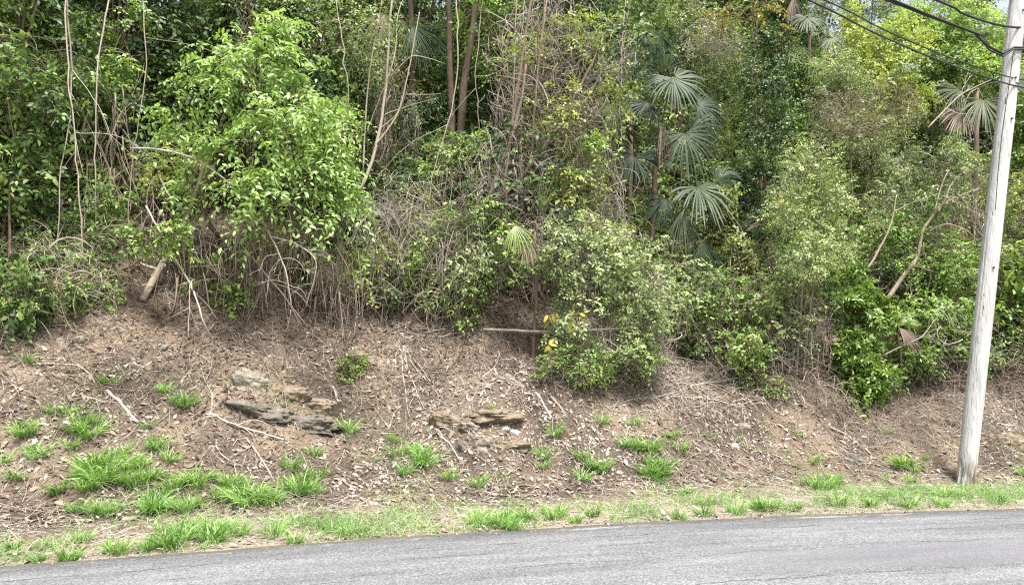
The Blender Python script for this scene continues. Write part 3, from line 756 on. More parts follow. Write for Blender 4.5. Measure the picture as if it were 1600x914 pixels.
def sample_crown(ells, n, rng, clump, thr, seed, shell=.45):
    w = np.array([np.prod(e[1]) ** .7 for e in ells]); w /= w.sum()
    m = int(n * 2.6)
    k = rng.choice(len(ells), m, p=w)
    C = np.array([e[0] for e in ells])[k]; Rr = np.array([e[1] for e in ells])[k]
    dirs = unit(rng.normal(size=(m, 3)))
    rad = rng.random(m) ** shell
    P = C + dirs * Rr * rad[:, None]
    nzv = noise(P, clump, 2, seed)
    # ragged outline, gaps between clumps
    ok = nzv > thr + .25 * np.clip(rad - .75, 0, 1)
    P, dirs, nzv = P[ok][:n], dirs[ok][:n], nzv[ok][:n]
    return P, dirs, nzv

def plant(name, label, cat, base, ells, mat, n=400, tw=.35, K=7, L=.06, ratio=.45, droop=.35, seed=1, r0=.03, bark='bark', limbs=10, branchlets=120,
          tpl=LEAF4, pick=0, clump=2.2, thr=.40, group=None, out=.9, flat=.5, face=None, shell=.45, stems=1, twr=.0022, spread=.12, bend=.25, trunk_pts=None, shade=0.0, twig_mat=None, seat=None, foot=None):
    rng = np.random.default_rng(seed)
    if n >= 400 and name != "arching_sapling":
        n, L = int(n * 1.45), L * 1.22
    if L < .064 and tpl is LEAF4:
        tpl = LEAF2; L *= 1.06
    ells, dD = resolve(ells, cat in ("shrub", "bush") if seat is None else seat, foot, base[1])
    base = np.asarray(base, float)
    if dD:
        bx, by = base[0] * (base[1] + dD) / base[1], base[1] + dD
        base = onground(bx, by)
    if foot is not None:
        base = ground(*foot)
    t = thing(name, label, cat, base, group)
    P, dirs, nz = sample_crown(ells, n, rng, clump, thr, seed)
    k = len(P)
    low = P[:, 2] < height(P[:, 0], P[:, 1]) + .04
    P[low, 2] = height(P[low, 0], P[low, 1]) + rng.uniform(.05, .25, low.sum())
    Dv = unit(dirs * out + rng.normal(size=(k, 3)) * .55 + np.array([0, 0, .35]) + (0 if face is None else np.asarray(face)))
    ln = tw * rng.uniform(.6, 1.3, k)
    u = np.linspace(0, 1, 4)
    def path(uu):
        uu = np.asarray(uu)
        return P[:, None] + Dv[:, None] * ((uu - .35)[None, :, None] * ln[:, None, None]) + np.array([0, 0, -1.0]) * ((uu ** 2)[None, :, None] * (droop * ln)[:, None, None])
    TP = path(u)
    wood = Geo()
    ks = k if k < 500 else int(k * .3)
    V, T, per = tubes(TP[:ks], (np.linspace(1.2, .5, 4) * twr)[None] * rng.uniform(.7, 1.5, (ks, 1)), 3)
    wood.add(V, T, np.repeat(rng.uniform(.2, .9, ks), per))
    # leaves along the twigs, alternating sides
    ul = np.linspace(.12, 1, K)
    LP = path(ul); tan = unit(np.gradient(path(np.concatenate([ul, [1.08]])), axis=1)[:, :K])
    upv = unit(np.array([0, 0, 1.0]) * flat + rng.normal(size=(k, 1, 3)) * .35 + dirs[:, None] * (1 - flat))
    side = unit(np.cross(tan, upv + 0 * tan)) * (np.where(np.arange(K) % 2 == 0, 1, -1))[None, :, None]
    last = (np.arange(K) == K - 1)[None, :, None]
    LD = unit(tan * np.where(last, 1.0, .5) + side * np.where(last, .1, .85) + rng.normal(size=LP.shape) * .22 + np.array([0, 0, -.25 * droop]))
    LN = unit(upv + rng.normal(size=LP.shape) * .28)
    LL = L * rng.uniform(.65, 1.25, (k, K)) * np.where(ul > .9, .8, 1)[None]
    keep = rng.random((k, K)) < .93
    R = np.clip(.42 + (nz[:, None] - .52) * 1.1 + rng.normal(0, .15, (k, K)) + rng.normal(0, .14, (k, 1)) + shade, 0, 1)
    LP, LD, LN, LL, R = (a[keep] for a in (LP, LD, LN, LL, R))
    if pick:                                           # the leaves that show largest become parts of their own
        toc = unit(np.array([0, 0, CAM_H]) - LP)
        S = unit(np.cross(LN, LD)); Nn = np.cross(LD, S)
        dist = np.linalg.norm(LP - np.array([0, 0, CAM_H]), axis=1)
        depth_rank = dist - dist.min()
        score = LL / dist * np.abs((Nn * toc).sum(1)) * np.exp(-depth_rank * .8) * rng.uniform(.6, 1.4, len(LP))
        idx = np.argsort(-score)[:pick]
        for q in idx:
            d, s, w_ = LD[q], S[q], Nn[q]
            l_ = LL[q] * 1.06
            mt = Matrix(((d[0] * l_, s[0] * l_ * ratio, w_[0] * l_, LP[q, 0] - base[0]), (d[1] * l_, s[1] * l_ * ratio, w_[1] * l_, LP[q, 1] - base[1]), (d[2] * l_, s[2] * l_ * ratio, w_[2] * l_, LP[q, 2] - base[2]), (0, 0, 0, 1)))
            lo = bpy.data.objects.new("leaf", leaf_mesh(mat, int(rng.integers(4)))); lo.parent = t; lo.matrix_basis = mt; COL.objects.link(lo)
        m_ = np.ones(len(LP), bool); m_[idx] = False
        LP, LD, LN, LL, R = (a[m_] for a in (LP, LD, LN, LL, R))
    g = Geo(); leaf_geo(g, LP, LD, LN, LL, LL * ratio * rng.uniform(.85, 1.15, len(LL)), R, tpl)
    g.obj("crown", M[mat], t, False, "stuff")
    # trunk, limbs and branchlets
    ctr = np.average([e[0] for e in ells], axis=0, weights=[np.prod(e[1]) for e in ells])
    trunk = Geo(); nodes = []; nrad = []
    for s_ in range(stems):
        b = base + (rng.normal(0, spread, 3) * [1, 1, 0] if stems > 1 else 0); b[2] = base[2] - .08
        if trunk_pts is not None and s_ == 0:
            pts = [b] + [np.asarray(q) for q in trunk_pts]
        else:
            tgt = ctr + (rng.normal(0, .4, 3) * ells[0][1] if stems > 1 else 0)
            pts = [b, b * .6 + tgt * .4 + np.array([0, 0, .15 * (tgt[2] - b[2])]) + rng.normal(0, bend * .25, 3) * [1, 1, .3], tgt]
        Pt = wobble(resample(pts, 22), bend * .18, 1.4, seed + s_ * 5)
        rd = np.linspace(1, .45, 22) * r0 * (1 if s_ == 0 else rng.uniform(.5, .9)); rd[0] *= 1.35
        V, T, per = tubes(Pt[None], rd[None], 8); trunk.add(V, T, rng.uniform(.3, .7))
        nodes.append(Pt[7:]); nrad.append(rd[7:])
    nodes, nrad = np.concatenate(nodes), np.concatenate(nrad)
    trunk.obj("trunk", M[bark], t)
    sel = rng.choice(k, min(limbs, k), replace=False)
    LN_, LR_ = [nodes], [nrad]
    for q in sel:
        dz = np.linalg.norm(nodes - P[q], axis=1) + .8 * np.clip(nodes[:, 2] - P[q, 2], 0, 9)
        s = nodes[int(np.argmin(dz))]; rs = nrad[int(np.argmin(dz))]
        mid = (s + P[q]) / 2 + np.array([0, 0, .15]) * np.linalg.norm(P[q] - s) + rng.normal(0, .06, 3)
        Pl = wobble(resample([s, mid, P[q]], 12), .04, 3.0, seed + int(q))
        rl = np.linspace(max(rs * .65, .006), .005, 12)
        V, T, per = tubes(Pl[None], rl[None], 5); wood.add(V, T, rng.uniform(.2, .9)); LN_.append(Pl[2:]); LR_.append(rl[2:])
    nodes2 = np.concatenate(LN_)
    sel = rng.choice(k, min(branchlets, k), replace=False)
    if len(sel):
        idx = np.array([int(np.argmin(((nodes2 - P[q]) ** 2).sum(1))) for q in sel])
        s = nodes2[idx]; e = P[sel]; uu = np.linspace(0, 1, 6)[None, :, None]
        arch = np.linalg.norm(e - s, axis=1)[:, None, None]
        Pb = s[:, None] * (1 - uu) + e[:, None] * uu + (np.array([0, 0, .12]) + rng.normal(0, .10, (len(sel), 1, 3))) * (4 * uu * (1 - uu)) * arch
        V, T, per = tubes(Pb, np.linspace(.0062, .0025, 6)[None] * rng.uniform(.7, 1.3, (len(sel), 1)), 3); wood.add(V, T, np.repeat(rng.uniform(.2, .9, len(sel)), per))
    wood.obj("branches", M[twig_mat or bark], t, True, "stuff")
    return t

def strands(ells, n, ln, r, seed, vert=.6, curl=.5, steps=9, sag=0.0, clumpy=True, bias=None):
    """thin curving dry stems filling ellipsoids -> Geo"""
    rng = np.random.default_rng(seed)
    w = np.array([np.prod(e[1]) ** .7 for e in ells]); w /= w.sum()
    k = rng.choice(len(ells), n, p=w)
    C = np.array([e[0] for e in ells])[k]; Rr = np.array([e[1] for e in ells])[k]
    d = unit(rng.normal(size=(n, 3)))
    p = C + d * Rr * (rng.random(n) ** .4)[:, None]
    if clumpy:                                          # strands gather in ropes
        pull = np.floor(p * 3.0) / 3.0 + .16
        p = p + (pull - p) * rng.uniform(0, .6, (n, 1)) * [1, 1, 0]
    v = unit(rng.normal(size=(n, 3)) * (1 - vert) + np.array([0, 0, 1.0]) * rng.choice([-1, 1], (n, 1)) * vert + (0 if bias is None else np.asarray(bias)))
    a = unit(rng.normal(size=(n, 3)))
    L = ln * rng.uniform(.4, 1.4, n); st = (L / steps)[:, None]
    path = [p]
    for s in range(steps - 1):
        a = unit(a + rng.normal(size=(n, 3)) * .6)
        v = unit(v + a * curl * .45 + np.array([0, 0, -sag * .2]))
        # stay inside
        off = (p - C) / Rr; far = (np.linalg.norm(off, axis=1) > 1.0)[:, None]
        v = unit(v - np.where(far, unit(off) * .4, 0))
        p = p + v * st; path.append(p)
    Pm = np.stack(path, 1)
    gz = height(Pm[..., 0].ravel(), Pm[..., 1].ravel()).reshape(Pm.shape[:2])
    Pm[..., 2] = np.maximum(Pm[..., 2], gz + .01)
    R = np.linspace(1, .45, steps)[None] * r * rng.lognormal(0, .45, (n, 1))
    V, T, per = tubes(Pm, R, 3)
    g = Geo(); g.add(V, T, np.repeat(np.clip(rng.normal(.5, .22, n), 0, 1), per))
    return g

def tangle(name, label, ells, n, ln, r, seed, mat='drywood', group=None, cat="vine", foot=None, **kw):
    ells, dD = resolve(ells, name not in ("hanging_vine",), foot, ells[0][2] if foot else 0.0)
    if name not in ("dry_twig_mass", "dead_bush"):
        n, r = int(n * .6), r * 1.45                        # fewer, stouter vines
    g = strands(ells, n, ln, r, seed, **kw)
    c = ells[0][0]; o = onground(c[0], c[1])
    ob = g.obj(name, M[mat], None, True, None, o)
    return tag(ob, label, cat, group)

def frond_geo(hub, axis, nrm, R, rng, n=42, spread=2.35, droop=.35, split=.60, cup=.15, base_rnd=.45, tipfade=.35):
    """a fan palm blade: pleated, joined to half its radius, then free tips"""
    axis = unit(axis); nrm = unit(np.asarray(nrm, float) - axis * np.dot(nrm, axis)); s = np.cross(nrm, axis)
    g = Geo()
    th = np.linspace(-spread, spread, n); dth = th[1] - th[0]
    down = np.array([0, 0, -1.0])
    for q, a in enumerate(th):
        ln = R * (1 - .22 * (abs(a) / spread) ** 2) * rng.uniform(.9, 1.05)
        a2 = a + rng.normal(0, .02)
        dv = math.cos(a2) * axis + math.sin(a2) * s
        tv = -math.sin(a2) * axis + math.cos(a2) * s
        dr = droop * rng.uniform(.4, 1.6); tw_ = rng.normal(0, .05); wf = rng.uniform(.65, 1.0)
        def pt(f, wv, z):
            return hub + dv * (ln * f) + tv * (ln * wv) + nrm * (z * ln + tw_ * ln * f + cup * ln * (abs(a) / spread) ** 1.5 * f) + down * (dr * ln * f ** 2.4)
        wm = math.tan(dth / 2) * split
        V = [pt(.03, 0, 0), pt(split, -wm, .0), pt(split, 0, .035), pt(split, wm, .0), pt(.76, -wm * wf, -.005), pt(.76, 0, .022), pt(.76, wm * wf, -.005), pt(1.0, 0, -.01)]
        T = [[0, 1, 2], [0, 2, 3], [1, 4, 5], [1, 5, 2], [2, 5, 6], [2, 6, 3], [4, 7, 5], [5, 7, 6]]
        b = base_rnd + rng.normal(0, .08)
        g.add(np.array(V), T, np.clip(np.array([b + .12, b - .05, b + .08, b - .1, b - .02, b + .12, b - .05, b + tipfade * .8]), 0, 1))
    return g

def palm(name, label, base, crown, fronds, seed, tr=.05, group=None, trunk_mat='bark'):
    """fronds: list of dicts(hub, axis, nrm, R, mat, ...) all carried by one trunk"""
    rng = np.random.default_rng(seed)
    t = thing(name, label, "palm", base, group)
    P = wobble(resample([np.array(base) - [0, 0, .08], (np.array(base) + crown) / 2 + [.05, 0, 0], crown], 14), .02, 3, seed)
    V, T, per = tubes(P[None], (np.linspace(1.15, .9, 14) * tr)[None], 9); g = Geo(); g.add(V, T, .5); g.obj("trunk", M[trunk_mat], t)
    for f in fronds:
        kw = {k: v for k, v in f.items() if k in ('n', 'spread', 'droop', 'split', 'cup', 'base_rnd', 'tipfade')}
        g = frond_geo(np.asarray(f['hub']), np.asarray(f['axis'], float), np.asarray(f['nrm'], float), f['R'], rng, **kw)
        fo = g.obj("frond", M[f.get('mat', 'palm')], t, False)
        h = np.asarray(f['hub']); mid = (crown + h) / 2 + np.array([0, 0, .12]) * np.linalg.norm(h - crown)
        Pp = resample([crown, mid, h], 12)
        V, T, per = tubes(Pp[None], np.linspace(.016, .008, 12)[None], 5); g = Geo(); g.add(V, T, .45)
        po = g.obj("petiole", M['palmpale'] if f.get('mat') != 'palmdead' else M['palmdead'], t)
        po.parent = fo
    return t

def px_axis(dx, dy, dz=0.0):
    """a direction in the picture: dx to the right, dy up, dz away from the camera"""
    return unit(np.array([dx, dz, dy], float))

def stick(name, label, pts, r0, r1, seed, mat='greywood', cat="branch", group=None, fork=0, amp=.02, parent=None, n=18, sides=6):
    """pts: (px, py, D) or (px, py) on the ground; radii in metres"""
    rng = np.random.default_rng(seed)
    W = [(ground(*p) + np.array([0, -.01, r0 * .4])) if len(p) == 2 else atv(*p) for p in pts]
    P = wobble(resample(W, n), amp, 4.0, seed)
    if name == "fallen_log":
        P[:, 2] += max(0.0, float((height(P[:, 0], P[:, 1]) + r0 * .3 - P[:, 2]).max()) * .6)
    elif all(len(p) == 2 for p in pts):
        P[:, 2] = np.maximum(P[:, 2], height(P[:, 0], P[:, 1]) + r0 * .2)
    g = Geo(); rad = np.linspace(r0, r1, n) * (1 + .18 * (noise(P, 9, 2, seed) - .5))
    V, T, per = tubes(P[None], rad[None], sides); g.add(V, T, rng.uniform(.3, .8))
    tot = np.linalg.norm(P[-1] - P[0])
    for f in range(fork):
        i = int(rng.integers(n // 4, n - 3)); tg = unit(P[i + 1] - P[i])
        d = unit(tg * .7 + unit(rng.normal(size=3) * [1, .5, 1]) * .8); ll = tot * rng.uniform(.18, .42)
        Pf = wobble(resample([P[i], P[i] + d * ll * .5 + rng.normal(0, .03, 3), P[i] + unit(d + tg * .3) * ll], 10), .02, 5, seed + f)
        V, T, per = tubes(Pf[None], np.linspace(rad[i] * .6, r1 * .35 + .001, 10)[None], 4); g.add(V, T, rng.uniform(.3, .8))
        for h in range(2):
            j = int(rng.integers(3, 9)); d2 = unit(unit(Pf[j] - Pf[j - 1]) + rng.normal(size=3) * .6)
            V, T, per = tubes(resample([Pf[j], Pf[j] + d2 * ll * .45], 5)[None], np.linspace(rad[i] * .35, .0012, 5)[None], 3); g.add(V, T, rng.uniform(.3, .8))
    o = g.obj(name, M[mat], parent, True, None, P[0] if parent is None else None)
    return o if label is None else tag(o, label, cat, group)
# ------------------------------------------------------------------ trees massed up the slope (behind everything else)
MARKS = [(60, "the dry cane"), (200, "the vine hung trunk"), (330, "the dark hollow"), (550, "the arching sapling"), (680, "the pale bare saplings"), (770, "the two tall trunks"), (930, "the dry vine column"),
         (1140, "the fan palms"), (1240, "the dark evergreen column"), (1340, "the rounded grey green shrub"), (1480, "the crooked pale stems"), (9999, "the wooden pole")]
def mark(px):
    return next(m for lim, m in MARKS if px < lim)

def BP(px, D):
    return B(px, D + shift(px))

def B(px, D):
    """a base point on the terrain, D metres away, below photo column px"""
    x = (px - 800) / F_PX * D / math.cos(PITCH) * .99
    return onground(x, D)

kinds = [("evergreen_tree", "tall dense deep green tree up the slope", 'deep', .11, .42, 3),
         ("broadleaf_tree", "leafy mid green tree up the slope", 'dark', .10, .45, 5),
         ("slope_tree", "loose small leaved grey green tree up the slope", 'olive', .07, .42, 9)]
protos = []
for kx, (nm, lb, mt, lf, rt, sd) in enumerate(kinds):
    b = onground(-16 + kx * 14, 21.0)
    rng = np.random.default_rng(sd)
    ells = []
    for q in range(9):
        zc = .8 + 5.6 * q / 8
        ells.append((b + np.array([rng.normal(0, .55), rng.normal(0, .5), zc]), np.array([1.25, 1.15, .95]) * rng.uniform(.75, 1.1) * (1 - .25 * q / 8)))
    protos.append(plant(nm, lb, "tree", b, ells, mt, 1500 if lf > .08 else 2000, .5, 7, lf, rt, .4, sd, .10, 'barkred', 14, 160, LEAF2, 0, 1.1, .42, "trees massed up the slope"))
rng = np.random.default_rng(77)
spots = []
for off, xs in ((7.4, np.arange(-10.5, 5.0, 1.75)), (10.4, np.arange(-14, 18, 2.5)), (14.5, np.arange(-18, 24, 3.2)), (12.3, np.arange(6, 16, 1.7)), (21, np.arange(-22, 30, 4.2))):
    for x in xs:
        spots.append((x + rng.normal(0, .4), float(edge(x)) + off + rng.normal(0, .5)))
used = [False] * 3
for (x, y) in spots:
    px = 800 + F_PX * x / y
    rightish = px > 1180
    kx = int(rng.choice(3, p=[.3, .3, .4] if rightish else [.55, .38, .07]))
    if used[kx]:
        o = copy_tree(protos[kx])
    else:
        o = protos[kx]; used[kx] = True
    o.location = onground(x, y)
    o.rotation_euler = (0, 0, rng.uniform(0, 6.28))
    top = float(np.interp(px, [1120, 1230, 1290, 1600], [-170, -120, -30, -8]))
    want = at(px, top + rng.uniform(-25, 35), y)[2] - o.location[2]
    s = float(np.clip(want / 6.9, .55, 1.9))
    o.scale = (min(max(s, .8), 1.3), min(max(s, .8), 1.3), s)
    o["label"] = kinds[kx][1] + " behind " + mark(px)

def undergrowth(label, n, d0, d1, hmax, L, mat, seed, x0=-16, x1=20):
    rng = np.random.default_rng(seed)
    x, y, d_ = scatter(n, x0, x1, d0, d1, lambda x, y, d: np.clip(noise(np.stack([x, y, x * 0], -1), .8, 3, seed) * 2.2 - .6, .05, 1), rng)
    k = len(x); hh = noise(np.stack([x, y, x * 0], -1), .9, 2, seed + 5) * hmax
    P = np.stack([x, y, height(x, y) + hh * rng.random(k) ** .7], -1)
    a = rng.uniform(0, 6.28, k); Dv = unit(np.stack([np.cos(a), np.sin(a), rng.uniform(-.6, .2, k)], -1)); Nn = unit(np.stack([rng.normal(0, .4, k), rng.normal(-.2, .4, k), np.ones(k)], -1))
    LL = L * rng.uniform(.6, 1.4, k); g = Geo()
    leaf_geo(g, P, Dv, Nn, LL, LL * rng.uniform(.35, .55, k), np.clip(rng.normal(.4, .2, k) + (noise(P, 1.5, 2, seed) - .5) * .6, 0, 1), LEAF2)
    o = g.obj("undergrowth", M[mat], None, False, "stuff"); return tag(o, label, "undergrowth")
undergrowth("dark leafy undergrowth covering the floor of the wooded slope", 60000, 5.6, 20, 1.5, .085, 'dark', 71)
undergrowth("paler leafy undergrowth among the trees of the wooded slope", 30000, 5.6, 22, 1.8, .07, 'mid', 72)

# ------------------------------------------------------------------ the thicket's own plants, west to east
# 1 bright arching sapling
bb = B(345, 12.3)
plant("arching_sapling", "sapling with long arching sprays of bright light green leaves", "tree", bb,
      [E(430, 45, 11.2, 60, 30), E(510, 180, 10.8, 45, 60), E(545, 300, 10.8, 28, 50), E(390, 80, 11.0, 75, 45), E(470, 110, 11.0, 45, 45), E(345, 130, 11.0, 65, 60), E(440, 190, 10.6, 80, 70), E(500, 260, 10.6, 55, 70), E(400, 290, 10.4, 55, 55), E(520, 320, 10.6, 40, 50), E(440, 330, 10.4, 45, 45), E(410, 385, 10.3, 32, 35), E(275, 190, 11.2, 45, 35), E(335, 225, 10.8, 45, 35), E(290, 290, 11, 35, 40)],
      'bright', 720, .66, 11, .112, .46, .66, 11, .045, 'bark', 16, 150, LEAF8, 290, 2.6, .41, None, .8, .75, (.15, -.45, -.15), twr=.003, trunk_pts=[atv(320, 330, 12), atv(345, 200, 11.6), atv(400, 110, 11.3)])
# 2 vine-hung tree at the west end
b2 = B(88, 12.6)
plant("vine_hung_tree", "slender reddish trunked tree hung with climbing vines", "tree", b2, [E(130, -60, 12.5, 110, 60), E(60, -40, 12.8, 80, 60)], 'dark', 500, .4, 7, .10, .45, .5, 21, .085, 'barkred', 10, 80,
      trunk_pts=[atv(92, 300, 12.6), atv(100, 160, 12.6), atv(108, 30, 12.6), atv(112, -60, 12.6)])
plant("climbing_vine", "yellow green climbing vine smothering the reddish trunk", "vine", B(165, 12.2),
      [E(160, 60, 12.1, 50, 60), E(180, 110, 11.9, 40, 45), E(130, 120, 12.1, 40, 50), E(170, 180, 12, 35, 50), E(205, 30, 12.1, 40, 40), E(150, 250, 11.9, 30, 60), E(180, 320, 11.8, 35, 40), E(110, 70, 12.3, 30, 60)],
      'mid', 520, .28, 7, .065, .55, .6, 22, .012, 'drywood', 8, 60, thr=.43, clump=2.6, shade=.08)
tangle("hanging_vine", "curtain of thin brown vines hanging from the reddish trunk", [E(120, 260, 11.9, 55, 170, .35), E(170, 250, 11.8, 50, 180, .3), E(95, 420, 11.5, 45, 110, .3)], 330, 1.5, .0055, 23, 'drywood', vert=.85, curl=.25, sag=.1)
tangle("hanging_roots", "thin roots and vine ends hanging down in front of the dark hollow", [E(250, 420, 11.3, 90, 100, .3), E(400, 430, 11.3, 110, 100, .3), E(520, 440, 11.6, 60, 90, .3)], 420, 1.3, .0042, 25, 'drywood', None, "roots", (380, 505), vert=.93, curl=.22, sag=.15)
tangle("hanging_roots", "thin vine ends trailing over the litter beside the dark fallen log", [E(610, 430, 11.4, 70, 80, .3), E(700, 430, 11.3, 60, 80, .3)], 320, 1.2, .004, 26, 'greywood', None, "roots", (640, 500), vert=.9, curl=.25, sag=.15)
tangle("hanging_vine", "drooping brown vines over the dark hollow under the arching sapling", [E(470, 400, 11, 60, 110, .3), E(300, 420, 11.4, 90, 90, .4), E(390, 440, 11.3, 70, 70, .3)], 260, .9, .005, 24, 'drywood', vert=.75, curl=.4, sag=.2)
# 3 dark broadleaf shrubs, west edge
plant("broadleaf_shrub", "dark glossy broad leaved shrub below the dry cane", "shrub", BP(40, 13.2), [E(30, 250, 13, 50, 45), E(60, 230, 13.3, 40, 60), E(20, 190, 13.3, 50, 50), E(210, 195, 13.4, 50, 45), E(50, 300, 12.6, 45, 35)], 'deep', 420, .35, 7, .12, .5, .5, 31, .03, tpl=LEAF8, pick=120, shade=.15, seat=False)
plant("broadleaf_shrub", "dark leafy shrub crowding the west end above the cane", "shrub", BP(40, 13.6), [E(30, 40, 13.4, 60, 60), E(70, 90, 13.7, 50, 70), E(20, 120, 13.4, 40, 50)], 'dark', 420, .4, 7, .11, .48, .5, 32, .03)
plant("dark_shrub", "large leaved dark shrub behind the arching sapling", "shrub", B(300, 13.4), [E(270, 90, 13.2, 80, 80), E(250, 190, 13, 60, 60), E(380, 40, 13.4, 90, 50), E(480, 40, 13.4, 70, 60), E(520, 150, 13.2, 50, 90)], 'dark', 760, .4, 7, .115, .48, .5, 33, .05, 'barkred', shade=-.05)
plant("low_shrub", "light green low shrub on the litter beside the long bladed grass", "shrub", B(70, 11.5), [E(40, 370, 11.3, 60, 35), E(120, 360, 11.2, 60, 30), E(215, 380, 11.2, 40, 30), E(20, 420, 11, 40, 40), E(270, 370, 11.2, 30, 35)], 'mid', 300, .26, 6, .075, .5, .5, 34, .012, thr=.45)
tangle("dry_cane", "tan dry cane spraying out over the west end thicket", [E(8, 110, 10.8, 55, 75, .4), E(25, 200, 10.8, 45, 50, .3), E(-20, 150, 10.8, 60, 70, .4)], 120, 1.1, .005, 35, 'barkpale', vert=.1, curl=.35, sag=.5, clumpy=False, bias=(.5, 0, -.3), cat="cane")
tangle("dry_vine_tangle", "brown tangle of dead vines above the west end litter", [E(60, 440, 11, 80, 70, .4), E(130, 470, 10.9, 60, 60, .3), E(20, 480, 10.7, 50, 50, .3)], 260, .8, .004, 36, vert=.5, curl=.6, sag=.3)
# 4 behind the bare saplings
plant("dark_shrub", "fine leaved dark shrub behind the pale bare saplings", "shrub", B(570, 13.6), [E(560, 130, 13.4, 45, 90), E(630, 200, 13.4, 70, 70), E(590, 270, 13, 60, 45), E(680, 180, 13.8, 40, 80), E(650, 90, 13.8, 50, 50)], 'deep', 900, .28, 7, .06, .45, .4, 41, .03, shade=.05)
plant("understory_shrub", "dark shrub in the shade below the leaning trunk", "shrub", B(620, 12.9), [E(640, 300, 12.6, 60, 40), E(560, 340, 12.2, 50, 40), E(770, 270, 12.9, 60, 60), E(760, 200, 13.4, 40, 60)], 'deep', 420, .3, 7, .07, .45, .4, 42, .02)
plant("leafy_shrub", "pale green leafy shrub below the two tall trunks", "shrub", B(705, 12.2), [E(700, 240, 12, 45, 40), E(740, 215, 12, 40, 30), E(670, 270, 12, 30, 30), E(760, 260, 11.8, 40, 40)], 'mid', 300, .25, 7, .065, .5, .4, 43, .02, shade=.12)
# 5 the two tall trunks
tt1 = plant("tall_tree", "tall straight brown trunked tree beside its leaning neighbour", "tree", B(708, 13.6), [E(690, -90, 13.5, 110, 60)], 'dark', 350, .4, 7, .1, .45, .5, 51, .10, 'bark', 8, 60, trunk_pts=[atv(706, 180, 13.6), atv(702, 60, 13.6), atv(698, -80, 13.6)])
plant("tall_tree", "tall brown tree leaning away from the straight trunk", "tree", B(712, 13.4), [E(800, -90, 13.4, 100, 60)], 'dark', 350, .4, 7, .1, .45, .5, 52, .115, 'bark', 8, 60, trunk_pts=[atv(722, 160, 13.4), atv(738, 60, 13.4), atv(748, -60, 13.4)])
plant("slender_tree", "slender grey trunk half hidden in the thicket beside the vine column", "tree", B(772, 13), [E(780, 90, 12.8, 45, 50), E(760, 20, 12.8, 60, 40), E(820, 30, 12.6, 40, 40)], 'mid', 320, .3, 7, .085, .48, .45, 53, .045, 'bark', 8, 60, trunk_pts=[atv(775, 200, 12.9), atv(782, 100, 12.8)])
# 6 column of dry vines
tangle("dry_vine_tangle", "tall column of grey tan dry vines draped over leaning stems", [E(830, 120, 11.7, 60, 160, .45), E(890, 90, 11.8, 70, 120, .45), E(900, 200, 11.6, 60, 90, .4), E(830, 270, 11.5, 70, 60, .35), E(930, 280, 11.4, 50, 60, .35), E(960, 110, 12, 40, 60, .3)], 1500, 1.0, .0042, 61, 'greywood', vert=.62, curl=.55)
tangle("hanging_vine", "fine dry brown vines veiling the vine column's stems", [E(860, 140, 11.3, 90, 160, .25), E(880, 260, 11.2, 80, 70, .2)], 700, .8, .003, 62, 'drywood', vert=.5, curl=.8)
plant("climbing_vine", "sparse light green vine leaves climbing the dry vine column", "vine", B(880, 11.9), [E(900, 60, 11.5, 60, 60), E(960, 60, 11.6, 45, 50), E(860, 190, 11.3, 70, 90), E(930, 230, 11.2, 50, 60), E(830, 60, 11.6, 50, 60), E(960, 150, 11.6, 40, 60), E(905, 300, 11.1, 50, 40)], 'yellowgreen', 560, .25, 6, .062, .5, .5, 63, .012, 'drywood', 6, 40, thr=.46)
plant("leafy_vine", "clump of whitish green leaves beside the lowest fan palm", "vine", B(905, 11.5), [E(900, 240, 11, 40, 35), E(930, 230, 11, 25, 30), E(880, 260, 11, 25, 25)], 'mid', 130, .22, 6, .075, .5, .5, 64, .01, thr=.42, shade=.2)
# 7 grey dead bush and thicket in the middle
tangle("dead_bush", "grey leafless bush in the shade below the pale saplings", [E(640, 320, 11.5, 60, 45, .4), E(600, 330, 11.5, 40, 35, .3), E(680, 340, 11.5, 40, 30, .3)], 420, .55, .0032, 71, 'greywood', vert=.35, curl=.6, cat="bush")
plant("twiggy_shrub", "small pale leaved twiggy shrub beside the grey bush", "shrub", B(600, 11.7), [E(610, 320, 11.4, 60, 40), E(560, 300, 11.6, 40, 50), E(660, 350, 11.3, 40, 40)], 'olive', 300, .22, 6, .045, .45, .4, 72, .012, thr=.45)
plant("leafy_shrub", "light green shrub tangled in brown vines in the middle of the thicket", "shrub", B(720, 11.4), [E(700, 390, 11.2, 60, 50), E(750, 430, 11, 55, 45), E(660, 420, 11.2, 35, 40), E(740, 340, 11.3, 60, 40), E(800, 400, 11, 50, 60), E(560, 410, 11.3, 50, 50)], 'mid', 470, .24, 6, .062, .5, .5, 73, .015, thr=.46, twig_mat='drywood', foot=(720, 495))
tangle("dry_vine_tangle", "brown dry vines woven through the middle thicket", [E(720, 400, 11.2, 110, 80, .4), E(820, 380, 11.1, 70, 90, .4), E(590, 420, 11.4, 80, 60, .35), E(700, 460, 11, 90, 40, .3)], 800, .8, .0036, 74, 'drywood', vert=.5, curl=.6, foot=(720, 500))
plant("trailing_vine", "green vine trailing down to the end of the fallen log", "vine", B(745, 10.9), [E(735, 470, 10.8, 25, 40), E(720, 500, 10.7, 20, 25), E(745, 430, 10.8, 25, 30)], 'mid', 110, .2, 6, .06, .55, .7, 75, .008, thr=.38)
plant("glossy_sapling", "small sapling of drooping dark glossy leaves among brown vines", "shrub", B(677, 11.2), [E(676, 425, 11, 20, 25)], 'lush', 22, .2, 6, .13, .38, .9, 76, .01, tpl=LEAF8, pick=60, thr=.3)
